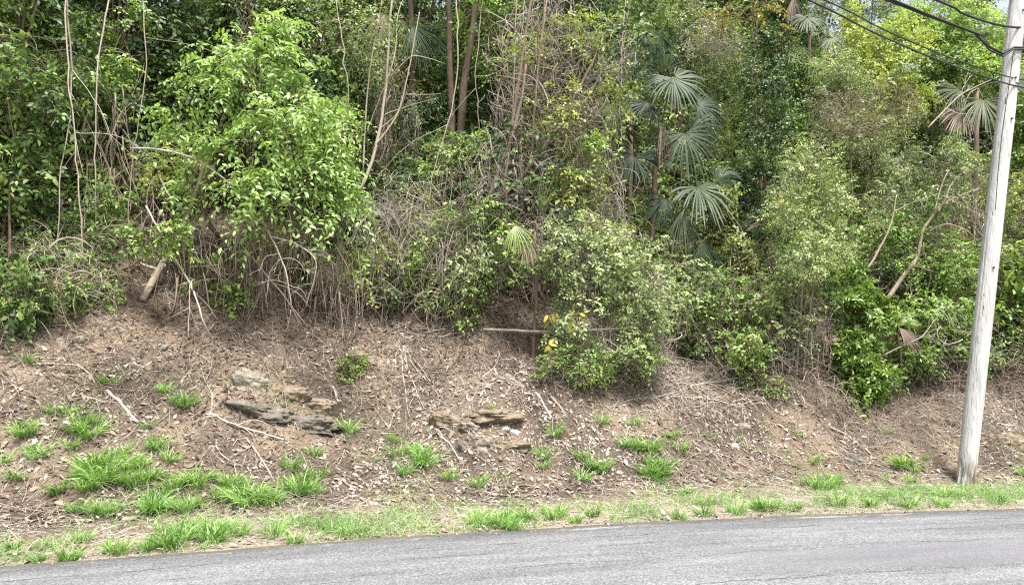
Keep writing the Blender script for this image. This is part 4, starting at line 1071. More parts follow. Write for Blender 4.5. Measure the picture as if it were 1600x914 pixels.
# 8 the pale domed shrub and its green skirt
plant("domed_shrub", "dense domed shrub of pale olive leaves and twigs above the fallen log", "shrub", B(955, 10.9), [E(930, 400, 10.7, 80, 60), E(990, 440, 10.6, 60, 70), E(880, 430, 10.7, 60, 60), E(1010, 500, 10.5, 40, 50), E(900, 370, 10.8, 60, 40), E(1030, 430, 10.6, 30, 35), E(930, 490, 10.6, 70, 40), E(1000, 550, 10.4, 34, 40), E(890, 520, 10.6, 40, 40)], 'olive', 1000, .28, 7, .058, .46, .35, 81, .018, 'drywood', 14, 200, thr=.44, stems=4, shade=.05, foot=(950, 585))
tangle("dry_twig_mass", "pale dry twigs bristling from the domed shrub above the log", [E(940, 420, 10.5, 100, 80, .4), E(1010, 490, 10.4, 45, 80, .3), E(870, 380, 10.6, 60, 50, .3), E(960, 540, 10.3, 60, 40, .3)], 1200, .55, .0034, 82, 'greywood', vert=.35, curl=.45, cat="twigs", foot=(950, 590))
plant("leafy_shrub", "green leafy shrub rooted in the litter below the fallen log", "shrub", B(915, 10.45), [E(880, 560, 10.2, 42, 42), E(930, 560, 10.2, 50, 38), E(975, 560, 10.2, 40, 34), E(870, 585, 10.1, 34, 28), E(1005, 562, 10.3, 30, 32)], 'mid', 399, .24, 7, .06, .5, .4, 83, .012, 'drywood', thr=.45, clump=3.5, stems=5, shade=.0, foot=(925, 606))
tangle("dry_brush", "grey brown dry brush woven into the shrub below the fallen log", [E(900, 568, 10.3, 60, 36, .3), E(975, 570, 10.3, 50, 36, .3), E(1020, 560, 10.4, 30, 50, .3)], 520, .5, .003, 84, 'drywood', None, "brush", (930, 600), vert=.5, curl=.6, sag=.2)
tangle("dry_twig_mass", "grey twigs spilling down the bank around the shrub below the log", [E(930, 568, 10.3, 80, 34, .3), E(1015, 555, 10.4, 34, 50, .3), E(880, 585, 10.2, 40, 26, .25)], 700, .45, .003, 85, 'greywood', None, "twigs", (935, 608), vert=.35, curl=.5)
for q_, (lb_, el_, n_, ft_) in enumerate((
    ("pale grey vines sprawling over the middle of the thicket by the slender trunk", [E(720, 330, 11.2, 80, 70, .3), E(780, 290, 11.3, 60, 80, .3)], 560, (740, 480)),
    ("tan dry vines heaped between the leaning stems and the domed shrub", [E(880, 320, 11.2, 80, 60, .3), E(940, 350, 11.1, 60, 50, .3)], 420, (900, 500)),
    ("pale dry stems arching through the shrubs beside the grey leafless bush", [E(600, 380, 11.3, 70, 70, .3), E(670, 400, 11.2, 60, 60, .3)], 380, (630, 490)),
    ("grey vines roping down between the two tall trunks and the vine column", [E(785, 160, 12, 40, 130, .3), E(810, 60, 12, 40, 90, .3)], 150, (780, 430)),
    ("dry grey stems tangled through the crooked pale sapling", [E(1430, 370, 11.6, 80, 70, .3), E(1400, 440, 11.5, 50, 50, .3)], 320, (1430, 540)))):
    tangle("dry_vine_tangle", lb_, el_, n_, .9, .0036, 860 + q_, 'greywood', None, "vine", ft_, vert=.6, curl=.45)
# 9 behind the palms
plant("olive_tree", "airy grey olive tree with fine leaves beside the fan palms", "tree", B(1120, 13.9), [E(1110, 60, 13.8, 50, 50), E(1125, 130, 13.6, 45, 60), E(1080, 40, 13.9, 40, 40), E(1130, 210, 13.4, 35, 60), E(1040, 30, 14, 40, 40)], 'olive', 800, .28, 7, .05, .42, .3, 91, .04, 'bark', thr=.44, shade=.1)
tangle("dead_bush", "grey leafless twigs arching out over the fan palms", [E(1130, 80, 13.2, 55, 25, .4), E(1100, 60, 13.2, 40, 30, .3)], 220, .8, .004, 92, 'greywood', vert=.2, curl=.4, cat="bush")
plant("evergreen_column", "narrow dark evergreen column standing beside the fan palms", "tree", B(1195, 13), [E(1195, 120, 12.9, 48, 50), E(1200, 200, 12.8, 50, 55), E(1185, 280, 12.7, 48, 50), E(1190, 350, 12.5, 50, 45), E(1205, 70, 13, 38, 40), E(1150, 300, 12.9, 40, 60)], 'deep', 1500, .26, 7, .055, .45, .35, 93, .05, 'bark', thr=.38, shade=.02, foot=(1195, 480))
plant("orange_leaved_branch", "thin tree with hanging orange and yellow leaves above the dark column", "tree", B(1170, 13.2), [E(1180, 15, 12.8, 50, 20), E(1200, 55, 12.7, 50, 16), E(1130, 25, 12.8, 30, 18), E(1215, 70, 12.6, 30, 14)], 'orange', 90, .35, 8, .085, .45, .8, 94, .025, 'bark', thr=.35, flat=.8)
# 10 light canopies to the east
plant("yellow_green_tree", "bright yellow green tree with dense small leaves behind the wires", "tree", B(1395, 14.9), [E(1390, 110, 14.6, 65, 55), E(1430, 150, 14.5, 35, 45), E(1350, 70, 14.8, 50, 40), E(1410, 60, 14.8, 50, 40), E(1340, 30, 15, 30, 30), E(1370, 170, 14.4, 50, 40)], 'yellowgreen', 1500, .3, 7, .06, .48, .35, 101, .05, 'bark', thr=.40, shade=.12, foot=(1440, 400))
plant("tall_tree", "pale green tree closing the skyline behind the pole's wires", "tree", B(1480, 17), [E(1480, 45, 16.8, 80, 45), E(1430, 40, 17, 50, 40), E(1540, 60, 16.8, 50, 50), E(1500, 110, 16.5, 70, 40), E(1570, 120, 16.5, 50, 60)], 'mid', 1300, .35, 7, .08, .46, .35, 102, .06, 'bark', thr=.42, shade=.15)
plant("brown_shrub", "dull green twiggy shrub against the bright yellow green tree", "shrub", B(1320, 13.5), [E(1310, 110, 13.4, 45, 40), E(1290, 150, 13.3, 40, 40), E(1340, 140, 13.3, 35, 35), E(1345, 210, 13, 60, 40)], 'olive', 650, .26, 7, .05, .45, .35, 103, .03, 'drywood', thr=.42, foot=(1330, 420))
tangle("dry_twig_mass", "brown bare twigs below the bright yellow green tree", [E(1330, 180, 13, 60, 40, .4), E(1390, 170, 13.3, 60, 40, .4), E(1300, 200, 12.9, 40, 40, .3), E(1350, 215, 12.9, 40, 25, .3)], 520, .75, .0038, 104, 'drywood', vert=.3, curl=.5, bias=(.35, 0, .25), cat="twigs", foot=(1330, 440))
plant("grey_green_shrub", "rounded grey green shrub of tiny leaves beside the dark column", "shrub", B(1265, 12.1), [E(1265, 260, 11.9, 60, 55), E(1290, 310, 11.8, 50, 50), E(1240, 330, 11.8, 45, 50), E(1300, 380, 11.6, 45, 40), E(1250, 400, 11.5, 55, 45)], 'olive', 1500, .22, 7, .04, .45, .3, 105, .025, 'drywood', thr=.38, stems=3, shade=.15, foot=(1250, 585))
tangle("dry_vine_tangle", "brown dry vine heap between the fan palms and the grey green shrub", [E(1165, 350, 12, 45, 50, .4), E(1190, 400, 11.8, 40, 50, .35), E(1140, 420, 11.8, 30, 40, .3)], 420, .7, .0034, 106, 'drywood', vert=.4, curl=.7, foot=(1180, 470))
plant("yellowing_shrub", "wide shrub of yellowing tan leaves on pale crooked stems", "shrub", B(1440, 12.3), [E(1440, 245, 12.1, 65, 32), E(1490, 265, 12, 55, 32), E(1410, 290, 12.1, 40, 35), E(1500, 225, 12.1, 40, 20), E(1460, 310, 12, 60, 35)], 'olive', 620, .26, 7, .048, .46, .4, 107, .02, 'barkpale', thr=.43, stems=2, shade=-.12, foot=(1400, 520))
plant("lush_shrub", "lush glossy deep green shrub rooted low on the bank", "shrub", B(1335, 10.75), [E(1325, 440, 10.7, 35, 35), E(1345, 490, 10.5, 48, 40), E(1330, 550, 10.4, 45, 40), E(1370, 590, 10.3, 38, 32), E(1345, 620, 10.2, 30, 25), E(1375, 480, 10.5, 25, 30)], 'lush', 620, .24, 8, .075, .45, .35, 108, .025, 'bark', tpl=LEAF8, pick=280, thr=.36, stems=2, shade=.08)
plant("grey_green_shrub", "shaded grey green shrub between the lush shrub and the pole", "shrub", B(1460, 12), [E(1430, 400, 11.9, 50, 50), E(1480, 420, 11.8, 50, 60), E(1450, 490, 11.5, 50, 40), E(1500, 510, 11.4, 40, 40), E(1400, 350, 12, 40, 40)], 'mid', 900, .26, 7, .055, .46, .4, 109, .02, 'drywood', thr=.44, shade=-.05, foot=(1470, 560))
tangle("dry_vine_tangle", "dark brown vines hanging behind the wooden pole", [E(1440, 440, 11.7, 70, 70, .35), E(1500, 400, 11.8, 60, 90, .3), E(1570, 420, 12, 50, 70, .3)], 460, .9, .004, 110, 'drywood', vert=.6, curl=.5)
# 11 undergrowth between the palms and the lush shrub
plant("understory_shrub", "mid green shrub among upright dry stems below the fan palms", "shrub", B(1140, 11.6), [E(1120, 450, 11.4, 45, 35), E(1160, 470, 11.3, 40, 40), E(1070, 470, 11.4, 35, 40), E(1150, 530, 11, 45, 35), E(1200, 450, 11.3, 35, 50)], 'mid', 380, .26, 6, .075, .52, .45, 111, .015, 'drywood', thr=.47, shade=-.1, foot=(1140, 565))
tangle("dry_stem_stand", "stand of upright thin dry stems below the grey green shrub", [E(1240, 510, 11, 45, 85, .3), E(1200, 540, 10.9, 50, 60, .3), E(1270, 560, 10.8, 30, 60, .25)], 420, .9, .0038, 112, 'drywood', vert=.75, curl=.25, cat="stems")
plant("low_shrub", "pale green low shrub at the foot of the dry stems", "shrub", B(1190, 10.7), [E(1185, 595, 10.4, 35, 24), E(1215, 610, 10.3, 25, 20), E(1160, 580, 10.6, 20, 18)], 'mid', 190, .2, 6, .05, .42, .5, 113, .01, thr=.38, stems=3, shade=.1)
tangle("dry_brush", "brown dry brush slumped at the foot of the lush shrub", [E(1240, 615, 10.4, 70, 35, .3), E(1300, 625, 10.2, 40, 30, .25)], 420, .6, .003, 114, 'drywood', vert=.3, curl=.5, sag=.3, cat="brush")
plant("dark_bush", "small dark bush standing alone on the stick pile's upper edge", "bush", B(1085, 10.95), [E(1083, 548, 10.8, 20, 26)], 'deep', 130, .16, 7, .05, .5, .3, 115, .012, thr=.3, stems=3, shade=.1)
plant("green_bush", "small rounded green bush alone on the leaf litter", "bush", B(552, 10.9), [E(552, 572, 10.7, 24, 24), E(545, 590, 10.6, 18, 14)], 'lush', 120, .15, 7, .05, .5, .35, 116, .01, thr=.3, stems=3)
# 12 right of the pole
plant("round_leaf_shrub", "shrub with large pale round leaves reaching past the pole", "shrub", B(1630, 11.2), [E(1590, 440, 11, 25, 30), E(1620, 420, 11, 40, 50), E(1600, 395, 11, 20, 20)], 'mid', 60, .3, 6, .14, .75, .4, 121, .02, tpl=LEAF8, pick=110, thr=.35, shade=.2, foot=(1640, 560))
plant("yellowing_shrub", "yellow green shrub crowding the far side of the pole", "shrub", B(1600, 12.2), [E(1590, 320, 12, 35, 40), E(1640, 300, 12, 50, 60), E(1580, 370, 12, 30, 25)], 'yellowgreen', 330, .26, 7, .06, .5, .4, 122, .02, thr=.40, foot=(1600, 540))
plant("broadleaf_tree", "deep green tree with broad leaves standing past the pole", "tree", B(1620, 13), [E(1600, 240, 12.8, 35, 50), E(1640, 180, 12.8, 50, 80), E(1590, 170, 12.8, 25, 40)], 'lush', 420, .35, 7, .10, .5, .45, 123, .06, tpl=LEAF8, pick=60, thr=.40, foot=(1620, 470))
plant("low_shrub", "dense green low shrub behind the foot of the pole", "shrub", B(1560, 11.6), [E(1570, 520, 11.3, 40, 40), E(1540, 560, 11.1, 30, 25), E(1610, 480, 11.4, 50, 50), E(1620, 560, 11.1, 40, 30)], 'mid', 430, .22, 6, .055, .45, .5, 124, .015, thr=.42, shade=-.05)
tangle("dry_vine_tangle", "dark matted roots and vines on the bank past the pole", [E(1580, 590, 11, 50, 35, .3), E(1470, 585, 11, 60, 30, .25)], 420, .6, .0034, 125, 'drywood', vert=.4, curl=.6, sag=.3)

# ------------------------------------------------------------------ low shrubs and brush fringing the thicket
FR = [("fringe_shrub", "leafy mid green low shrub in the thicket fringe", 'mid', .085, .5, 130, 601), ("fringe_shrub", "dark leaved low shrub in the thicket fringe", 'dark', .095, .5, 130, 602),
      ("fringe_shrub", "grey olive fine leaved low shrub in the thicket fringe", 'olive', .066, .45, 190, 603), ("fringe_shrub", "yellowish small leaved low shrub in the thicket fringe", 'yellowgreen', .072, .5, 150, 604)]
fprot = []
for q, (nm, lb, mt, lf, rt, nn, sd) in enumerate(FR):
    b = onground(-3 + q * 2, 17.0); rr_ = np.random.default_rng(sd)
    el = [(b + np.array([rr_.normal(0, .3), rr_.normal(0, .2), .3 + .16 * k]), np.array([.42, .38, .34]) * rr_.uniform(.7, 1.15)) for k in range(5)]
    fprot.append(plant(nm, lb, "shrub", b, el, mt, nn, .24, 7, lf, rt, .45, sd, .012, 'drywood', 6, 50, LEAF4, 0, 3.0, .42, "shrubs fringing the thicket", stems=4))
bprot = []
for q in range(3):
    b = onground(-3 + q * 2, 19.0)
    el = [(b + np.array([0, 0, .45]), np.array([.6, .45, .5])), (b + np.array([.3, 0, .8]), np.array([.4, .35, .4]))]
    bprot.append(tangle("dry_brush", "brown dry leafless brush in the thicket fringe", el, 200, .75, .0036, 620 + q, ('drywood', 'greywood', 'drywood')[q], "dry brush fringing the thicket", "brush", vert=.5, curl=.6, sag=.1))
rr_ = np.random.default_rng(640)
fused = [False] * 7
for px in np.concatenate([np.arange(-30, 1660, 27), np.arange(-270, -40, 48), np.arange(1670, 1830, 48)]):
    for py0 in (480, 430, 375, 320) + ((285, 255) if 1180 < px < 1560 else ()):
        if 170 < px < 520 and py0 > 330 and rr_.random() < .8: continue
        if rr_.random() < .12 or (730 < px < 1010 and py0 > 460) or (1280 < px < 1410 and py0 > 400): continue
        lim = np.interp(px, [0, 170, 520, 640, 800, 1050, 1200, 1400, 1600], [512, 490, 490, 500, 512, 545, 595, 595, 590])
        gq = ground(px + rr_.normal(0, 12), min(py0 + lim - 480 + rr_.normal(0, 10), 600))
        k = int(rr_.choice(7, p=([.30, .32, .06, .10, .08, .06, .08] if px < 1000 else [.24, .17, .20, .15, .09, .07, .08])))
        src = (fprot + bprot)[k]
        o = copy_tree(src) if fused[k] else src
        fused[k] = True
        o.location = onground(gq[0], gq[1]); o.rotation_euler = (0, 0, rr_.uniform(0, 6.28))
        s = rr_.uniform(.7, 1.3) * gq[1] / 13.5; o.scale = (s, s, s * rr_.uniform(.8, 1.25))
        o["label"] = src["label"].split(" by ")[0].split(" below ")[0] + (" by " if py0 > 440 else " below ") + mark(px)

# slender saplings and vine-draped stems filling the wall of the thicket
SP = [("thicket_sapling", "slender leafy green sapling in the thicket wall", 'mid', .09, .48, 310, 661, 'bark'), ("thicket_sapling", "slender dark leaved sapling in the thicket wall", 'dark', .10, .48, 310, 662, 'bark'),
      ("thicket_sapling", "slender pale olive sapling in the thicket wall", 'olive', .07, .45, 360, 663, 'drywood'), ("thicket_sapling", "slender yellow green sapling in the thicket wall", 'yellowgreen', .078, .48, 330, 664, 'drywood')]
sprot = []
for q, (nm, lb, mt, lf, rt, nn, sd, bk) in enumerate(SP):
    b = onground(-3 + q * 2, 17.5); r2 = np.random.default_rng(sd)
    el = [(b + np.array([r2.normal(0, .28), r2.normal(0, .2), .5 + .42 * k]), np.array([.48, .42, .42]) * r2.uniform(.65, 1.15)) for k in range(7)]
    sprot.append(plant(nm, lb, "tree", b, el, mt, nn, .3, 7, lf, rt, .45, sd, .022, bk, 8, 80, LEAF4, 0, 2.4, .44, "saplings crowding the thicket", stems=2))
vprot = []
for q in range(3):
    b = onground(-3 + q * 2, 19.5); r2 = np.random.default_rng(680 + q)
    el = [(b + np.array([r2.normal(0, .12), 0, .6 + .55 * k]), np.array([.34, .28, .6])) for k in range(5)]
    vprot.append(tangle("draped_vine", "curtain of thin dry vines draped down the thicket wall", el, 300, 1.4, .0042, 690 + q, ('drywood', 'greywood', 'drywood')[q], "vine curtains in the thicket", "vine", vert=.85, curl=.3, sag=.1))
fs = [False] * 7
for px in np.concatenate([np.arange(-20, 1660, 34), np.arange(-270, -40, 60), np.arange(1680, 1830, 60)]):
    for py0 in (455, 400, 340):
        if 230 < px < 500 and py0 > 350: continue
        if rr_.random() < .25 or (540 < px < 700 and py0 > 420) or (1270 < px < 1420 and py0 > 380) or (940 < px < 1150 and py0 > 380) or (670 < px < 790 and py0 > 380) or (40 < px < 235 and py0 > 380): continue
        lim = np.interp(px, [0, 170, 520, 640, 800, 1050, 1200, 1400, 1600], [490, 470, 470, 480, 500, 520, 560, 570, 570])
        gq = ground(px + rr_.normal(0, 12), py0 + lim - 490 + rr_.normal(0, 12))
        k = int(rr_.choice(7, p=([.20, .26, .05, .05, .18, .13, .13] if px < 540 else [.12, .12, .10, .10, .20, .18, .18] if px < 1000 else [.16, .10, .24, .16, .14, .10, .10])))
        src = (sprot + vprot)[k]
        o = copy_tree(src) if fs[k] else src
        fs[k] = True
        o.location = onground(gq[0], gq[1]); o.rotation_euler = (rr_.normal(0, .06), rr_.normal(0, .08), rr_.uniform(0, 6.28))
        s = rr_.uniform(.7, 1.15) * (.85 if px > 900 else 1.0); o.scale = (s, s, s * rr_.uniform(.8, 1.2))
        o["label"] = src["label"].split(" by ")[0].split(" below ")[0] + (" by " if py0 > 420 else " below ") + mark(px)

# ------------------------------------------------------------------ fan palms
def fr(px, py, D, ax_, nrm, Rpx, mat='palm', **kw):
    D = D + shift(px); return dict(hub=at(px, py, D), axis=px_axis(*ax_), nrm=np.array(nrm, float), R=Rpx * D / F_PX, mat=mat, **kw)
c1 = atv(1024, 262, 12.6)
palm("fan_palm", "fan palm with broad blue green fronds above a hanging dead frond", BP(1008, 12.4), c1, [
    fr(1052, 122, 12.2, (.35, -.5, -.3), (.1, -1, .55), 62, droop=.30, base_rnd=.5),
    fr(1040, 110, 12.4, (-.3, .9, -.1), (.3, -1, .1), 48, droop=.1, base_rnd=.5, spread=1.5),
    fr(992, 245, 12.1, (-.25, -.7, -.3), (-.1, -1, .35), 52, droop=.12, base_rnd=.22),
    fr(1070, 208, 12.0, (.2, -.8, -.3), (.0, -1, .5), 62, droop=.45, base_rnd=.48, spread=1.9),
    fr(1080, 205, 12.3, (.7, .35, -.1), (.1, -.9, .6), 50, droop=.3, base_rnd=.4, spread=1.6),
    fr(1012, 160, 12.5, (-.6, -.3, -.2), (-.2, -1, .5), 46, droop=.3, base_rnd=.3, spread=1.7),
    fr(1090, 165, 12.6, (.8, -.1, -.1), (.2, -1, .5), 46, droop=.35, base_rnd=.35, spread=1.6),
    fr(1033, 192, 11.9, (.03, -1, -.05), (0, -1, .1), 78, 'palmdead', droop=.1, spread=.26, cup=.5, n=22, base_rnd=.35, tipfade=.1)], 201, .055)
c2 = atv(1052, 360, 12.5)
palm("fan_palm", "fan palm with pale tipped fronds drooping below the dead hanging frond", BP(1045, 12.3), c2, [
    fr(1090, 292, 11.8, (.45, -.35, -.4), (.1, -.8, .8), 62, 'palm', droop=.45, base_rnd=.55, tipfade=.6),
    fr(1040, 310, 12.1, (-.6, -.5, -.2), (-.1, -1, .5), 44, droop=.4, base_rnd=.3, spread=1.5),
    fr(1122, 280, 12.1, (.6, .3, -.1), (.2, -.8, .7), 42, droop=.3, base_rnd=.45, tipfade=.5, spread=1.8),
    fr(1066, 328, 11.7, (-.05, -1, -.2), (0, -1, .3), 66, 'palmpale', droop=.3, spread=.6, n=24, base_rnd=.4),
    fr(1098, 376, 11.6, (.08, -1, -.2), (0, -1, .35), 58, 'palm', droop=.25, spread=.75, n=26, base_rnd=.45, tipfade=.6)], 202, .05)
c3 = atv(985, 150, 13.4)
palm("fan_palm", "fan palm with dark fronds half hidden beside the dry vine column", BP(980, 13.3), c3, [
    fr(955, 165, 12.9, (-.3, -.6, -.2), (-.2, -1, .5), 40, 'palmpale', droop=.25, base_rnd=.2),
    fr(968, 195, 12.8, (.1, -.8, -.2), (0, -1, .5), 42, 'palm', droop=.3, spread=1.6, base_rnd=.35),
    fr(1020, 45, 13.2, (.3, -.8, -.1), (.1, -1, .3), 52, 'palm', droop=.35, spread=1.4, base_rnd=.15),
    fr(990, 75, 13.2, (-.4, -.8, -.1), (.1, -1, .3), 48, 'palmpale', droop=.3, spread=1.2, base_rnd=.25)], 203, .05)
c4 = atv(640, -40, 13.8)
palm("fan_palm", "fan palm with a yellowish drooping frond behind the pale saplings", BP(640, 13.8), c4, [
    fr(632, 32, 13.9, (.05, -.9, -.3), (0, -1, .4), 54, 'palmyellow', droop=.45, spread=1.7, base_rnd=.35, tipfade=.3),
    fr(645, 40, 13.5, (.5, -.7, -.1), (.2, -1, .3), 70, 'palm', droop=.3, spread=1.0, base_rnd=.55),
    fr(600, 20, 13.6, (-.4, -.8, -.1), (-.2, -1, .3), 50, 'palmdead', droop=.4, spread=1.0, base_rnd=.5)], 204, .06)
c5 = atv(835, 360, 10.3)
palm("young_palm", "young fan palm with upright narrow green blades in the middle thicket", BP(832, 10.6), c5, [
    fr(845, 335, 10.2, (.15, 1, -.05), (0, -1, .1), 62, 'palmyellow', droop=.05, spread=.5, n=20, base_rnd=.25, split=.3),
    fr(805, 352, 10.0, (.25, -.8, -.3), (.2, -1, .4), 44, 'palmyellow', droop=.5, spread=1.0, n=20, base_rnd=.4),
    fr(870, 350, 10.2, (.8, .6, 0), (0, -1, .3), 45, 'palm', droop=.25, spread=.6, n=18, base_rnd=.4),
    fr(825, 375, 10.0, (-.2, -1, -.3), (0, -1, .5), 36, 'palmdead', droop=.4, spread=.8, n=18, base_rnd=.4)], 205, .035)
c6 = atv(1265, 50, 18)
palm("fan_palm", "pale fan palm rising between the dark column and the yellow green tree", BP(1265, 18), c6, [
    fr(1262, 28, 17.5, (.1, -.6, -.4), (0, -.8, .8), 36, 'palmpale', droop=.4, base_rnd=.35),
    fr(1300, 60, 17.5, (.6, -.4, -.2), (.1, -1, .5), 38, 'palmpale', droop=.3, base_rnd=.4),
    fr(1240, 70, 17.6, (-.4, -.7, -.2), (0, -1, .5), 42, 'palmyellow', droop=.4, base_rnd=.5, spread=1.6),
    fr(1275, 90, 17.4, (.1, -1, -.2), (0, -1, .4), 42, 'palmyellow', droop=.4, base_rnd=.45, spread=1.4),
    fr(1240, -5, 17.7, (-.1, -1, 0), (0, -1, .2), 50, 'palmdead', droop=.2, spread=.4, n=18)], 206, .06)
c7 = atv(1525, 140, 13.2)
palm("fan_palm", "silvery fan palm with dry tan skirts behind the wooden pole", BP(1520, 13.1), c7, [
    fr(1536, 155, 12.7, (-.1, -.9, -.3), (0, -1, .5), 52, 'palmpale', droop=.35, spread=1.7, base_rnd=.6),
    fr(1505, 170, 12.8, (-.5, -.7, -.2), (0, -1, .4), 50, 'palmdead', droop=.3, spread=1.0, base_rnd=.6, n=26),
    fr(1500, 140, 12.9, (-.9, -.2, -.2), (0, -1, .6), 52, 'palmpale', droop=.25, spread=1.0, base_rnd=.5),
    fr(1580, 130, 12.9, (.8, .1, -.2), (0, -1, .5), 52, 'palmpale', droop=.3, spread=1.3, base_rnd=.5)], 207, .06)
c8 = atv(1402, 520, 11.1)
palm("young_palm", "small dying palm with tan and yellow tipped blades beside the lush shrub", BP(1400, 11.1), c8, [
    fr(1403, 508, 10.8, (.8, .3, -.2), (0, -.6, .8), 34, 'palmyellow', droop=.2, spread=.6, n=14, base_rnd=.4),
    fr(1405, 512, 10.7, (.5, -.6, -.3), (0, -.6, .8), 34, 'palmdead', droop=.35, spread=.8, n=14, base_rnd=.35),
    fr(1410, 525, 10.8, (.9, -.5, -.2), (0, -1, .6), 34, 'palmdead', droop=.35, spread=.6, n=12, base_rnd=.35)], 208, .025)
c9 = atv(1065, 478, 11.5)
palm("young_palm", "withered little palm with a tan fan hanging below the green palms", BP(1062, 11.4), c9, [
    fr(1067, 480, 11.2, (.0, -1, -.2), (0, -1, .3), 42, 'palmdead', droop=.2, spread=.7, n=20, base_rnd=.55),
    fr(1075, 478, 11.3, (.6, -.5, -.2), (0, -1, .5), 34, 'palm', droop=.3, spread=1.0, n=20, base_rnd=.4)], 209, .03)
c10 = atv(588, 385, 11.6)
palm("young_palm", "withered palm with a grey fan in the shade of the arching sapling", BP(588, 11.6), c10, [
    fr(588, 392, 11.3, (-.1, -1, -.2), (0, -1, .4), 42, 'palmdead', droop=.25, spread=.9, n=22, base_rnd=.4),
    fr(610, 398, 11.3, (.3, -1, -.2), (0, -1, .4), 34, 'palmdead', droop=.25, spread=.5, n=14, base_rnd=.25)], 210, .03)
# ------------------------------------------------------------------ bare saplings, leaning stems, logs and sticks
def stems_thing(name, label, cat, base, parts, mat, seed, group=None, amp=.03):
    t = thing(name, label, cat, base, group)
    g = Geo(); rng = np.random.default_rng(seed)
    for q, (pts, r0, r1) in enumerate(parts):
        W = [atv(*p) if len(p) == 3 else ground(*p) for p in pts]
        P = wobble(resample(W, 22), amp, 2.5, seed + q)
        V, T, per = tubes(P[None], np.linspace(r0, r1, 22)[None], 6)
        if q == 0:
            g0 = Geo(); g0.add(V, T, rng.uniform(.5, .8)); g0.obj("trunk", M[mat], t)
        else:
            g.add(V, T, rng.uniform(.4, .9))
    g.obj("branches", M[mat], t, True, "stuff")
    return t
D = 12.3
stems_thing("bare_sapling", "pale leafless sapling with several thin forked stems", "tree", BP(567, D), [
    ([(562, 300, D), (585, 240, D), (602, 150, D), (606, 90, D - .1), (612, 0, D - .2), (615, -60, D - .2)], .035, .018),
    ([(567, 270, D), (575, 140, D), (590, 40, D), (605, -40, D)], .018, .010),
    ([(585, 230, D), (620, 180, D - .1), (637, 120, D - .2), (648, 60, D - .2), (655, 20, D - .2)], .020, .008),
    ([(606, 125, D), (618, 75, D), (622, 20, D), (640, -20, D)], .015, .008),
    ([(608, 122, D), (640, 90, D - .2), (670, 92, D - .3), (695, 100, D - .3)], .012, .004),
    ([(632, 148, D), (660, 148, D - .1), (690, 147, D - .1)], .010, .004),
    ([(600, 180, D), (640, 165, D), (675, 155, D)], .010, .004),
    ([(590, 205, D), (618, 180, D), (628, 150, D)], .012, .005),
    ([(572, 210, D), (595, 150, D), (620, 100, D)], .008, .004)], 'barkpale', 301, None, .02)
D = 11.3
stems_thing("leaning_tree", "leaning tan stems rising diagonally through the dry vine column", "tree", BP(765, D), [
    ([(765, 325, D), (820, 270, D), (870, 200, D), (915, 120, D), (940, 60, D)], .045, .02),
    ([(785, 310, D), (800, 190, D), (815, 100, D), (830, 0, D), (835, -50, D)], .035, .02),
    ([(760, 320, D), (790, 240, D), (812, 170, D), (822, 100, D)], .045, .02),
    ([(830, 260, D), (840, 120, D), (850, 20, D), (852, -40, D)], .025, .015),
    ([(860, 215, D), (920, 150, D), (955, 90, D)], .022, .010),
    ([(815, 330, D), (813, 250, D), (816, 180, D)], .03, .02)], 'bark', 302)
D = 11.6
stems_thing("crooked_sapling", "pale crooked branching stems beside the pole under yellowing leaves", "tree", BP(1385, D), [
    ([(1385, 470, D), (1430, 405, D), (1440, 365, D), (1455, 340, D), (1470, 320, D), (1530, 295, D - .2)], .045, .012),
    ([(1466, 332, D), (1490, 285, D), (1510, 265, D)], .020, .008),
    ([(1460, 335, D), (1468, 300, D), (1482, 265, D)], .016, .007),
    ([(1450, 362, D), (1480, 352, D - .2), (1510, 360, D - .3), (1530, 378, D - .3)], .015, .006),
    ([(1470, 365, D), (1500, 385, D), (1530, 410, D)], .010, .004),
    ([(1500, 265, D), (1545, 272, D)], .010, .005),
    ([(1355, 420, D), (1375, 390, D), (1395, 340, D), (1402, 305, D)], .025, .010),
    ([(1397, 330, D), (1420, 318, D), (1435, 312, D)], .010, .004),
    ([(1385, 365, D), (1370, 350, D), (1350, 355, D)], .010, .004),
    ([(1425, 415, D), (1460, 425, D), (1500, 430, D - .1)], .012, .004)], 'drywood', 303)
D = 11.9
stems_thing("leaning_tree", "short leaning trunk under the brown vine heap", "tree", BP(1185, D), [
    ([(1180, 440, D), (1200, 395, D), (1215, 340, D), (1222, 300, D)], .055, .035),
    ([(1160, 440, D), (1175, 400, D), (1190, 350, D)], .02, .01)], 'bark', 304)
D = 11.0
stems_thing("upright_stems", "pair of straight pale stems under the grey green shrub", "tree", BP(1245, D), [
    ([(1238, 575, D), (1245, 500, D), (1250, 440, D), (1256, 370, D)], .022, .014),
    ([(1225, 580, D), (1232, 510, D), (1240, 460, D)], .014, .008), ([(1252, 570, D), (1258, 480, D), (1268, 400, D)], .012, .008)], 'drywood', 305)
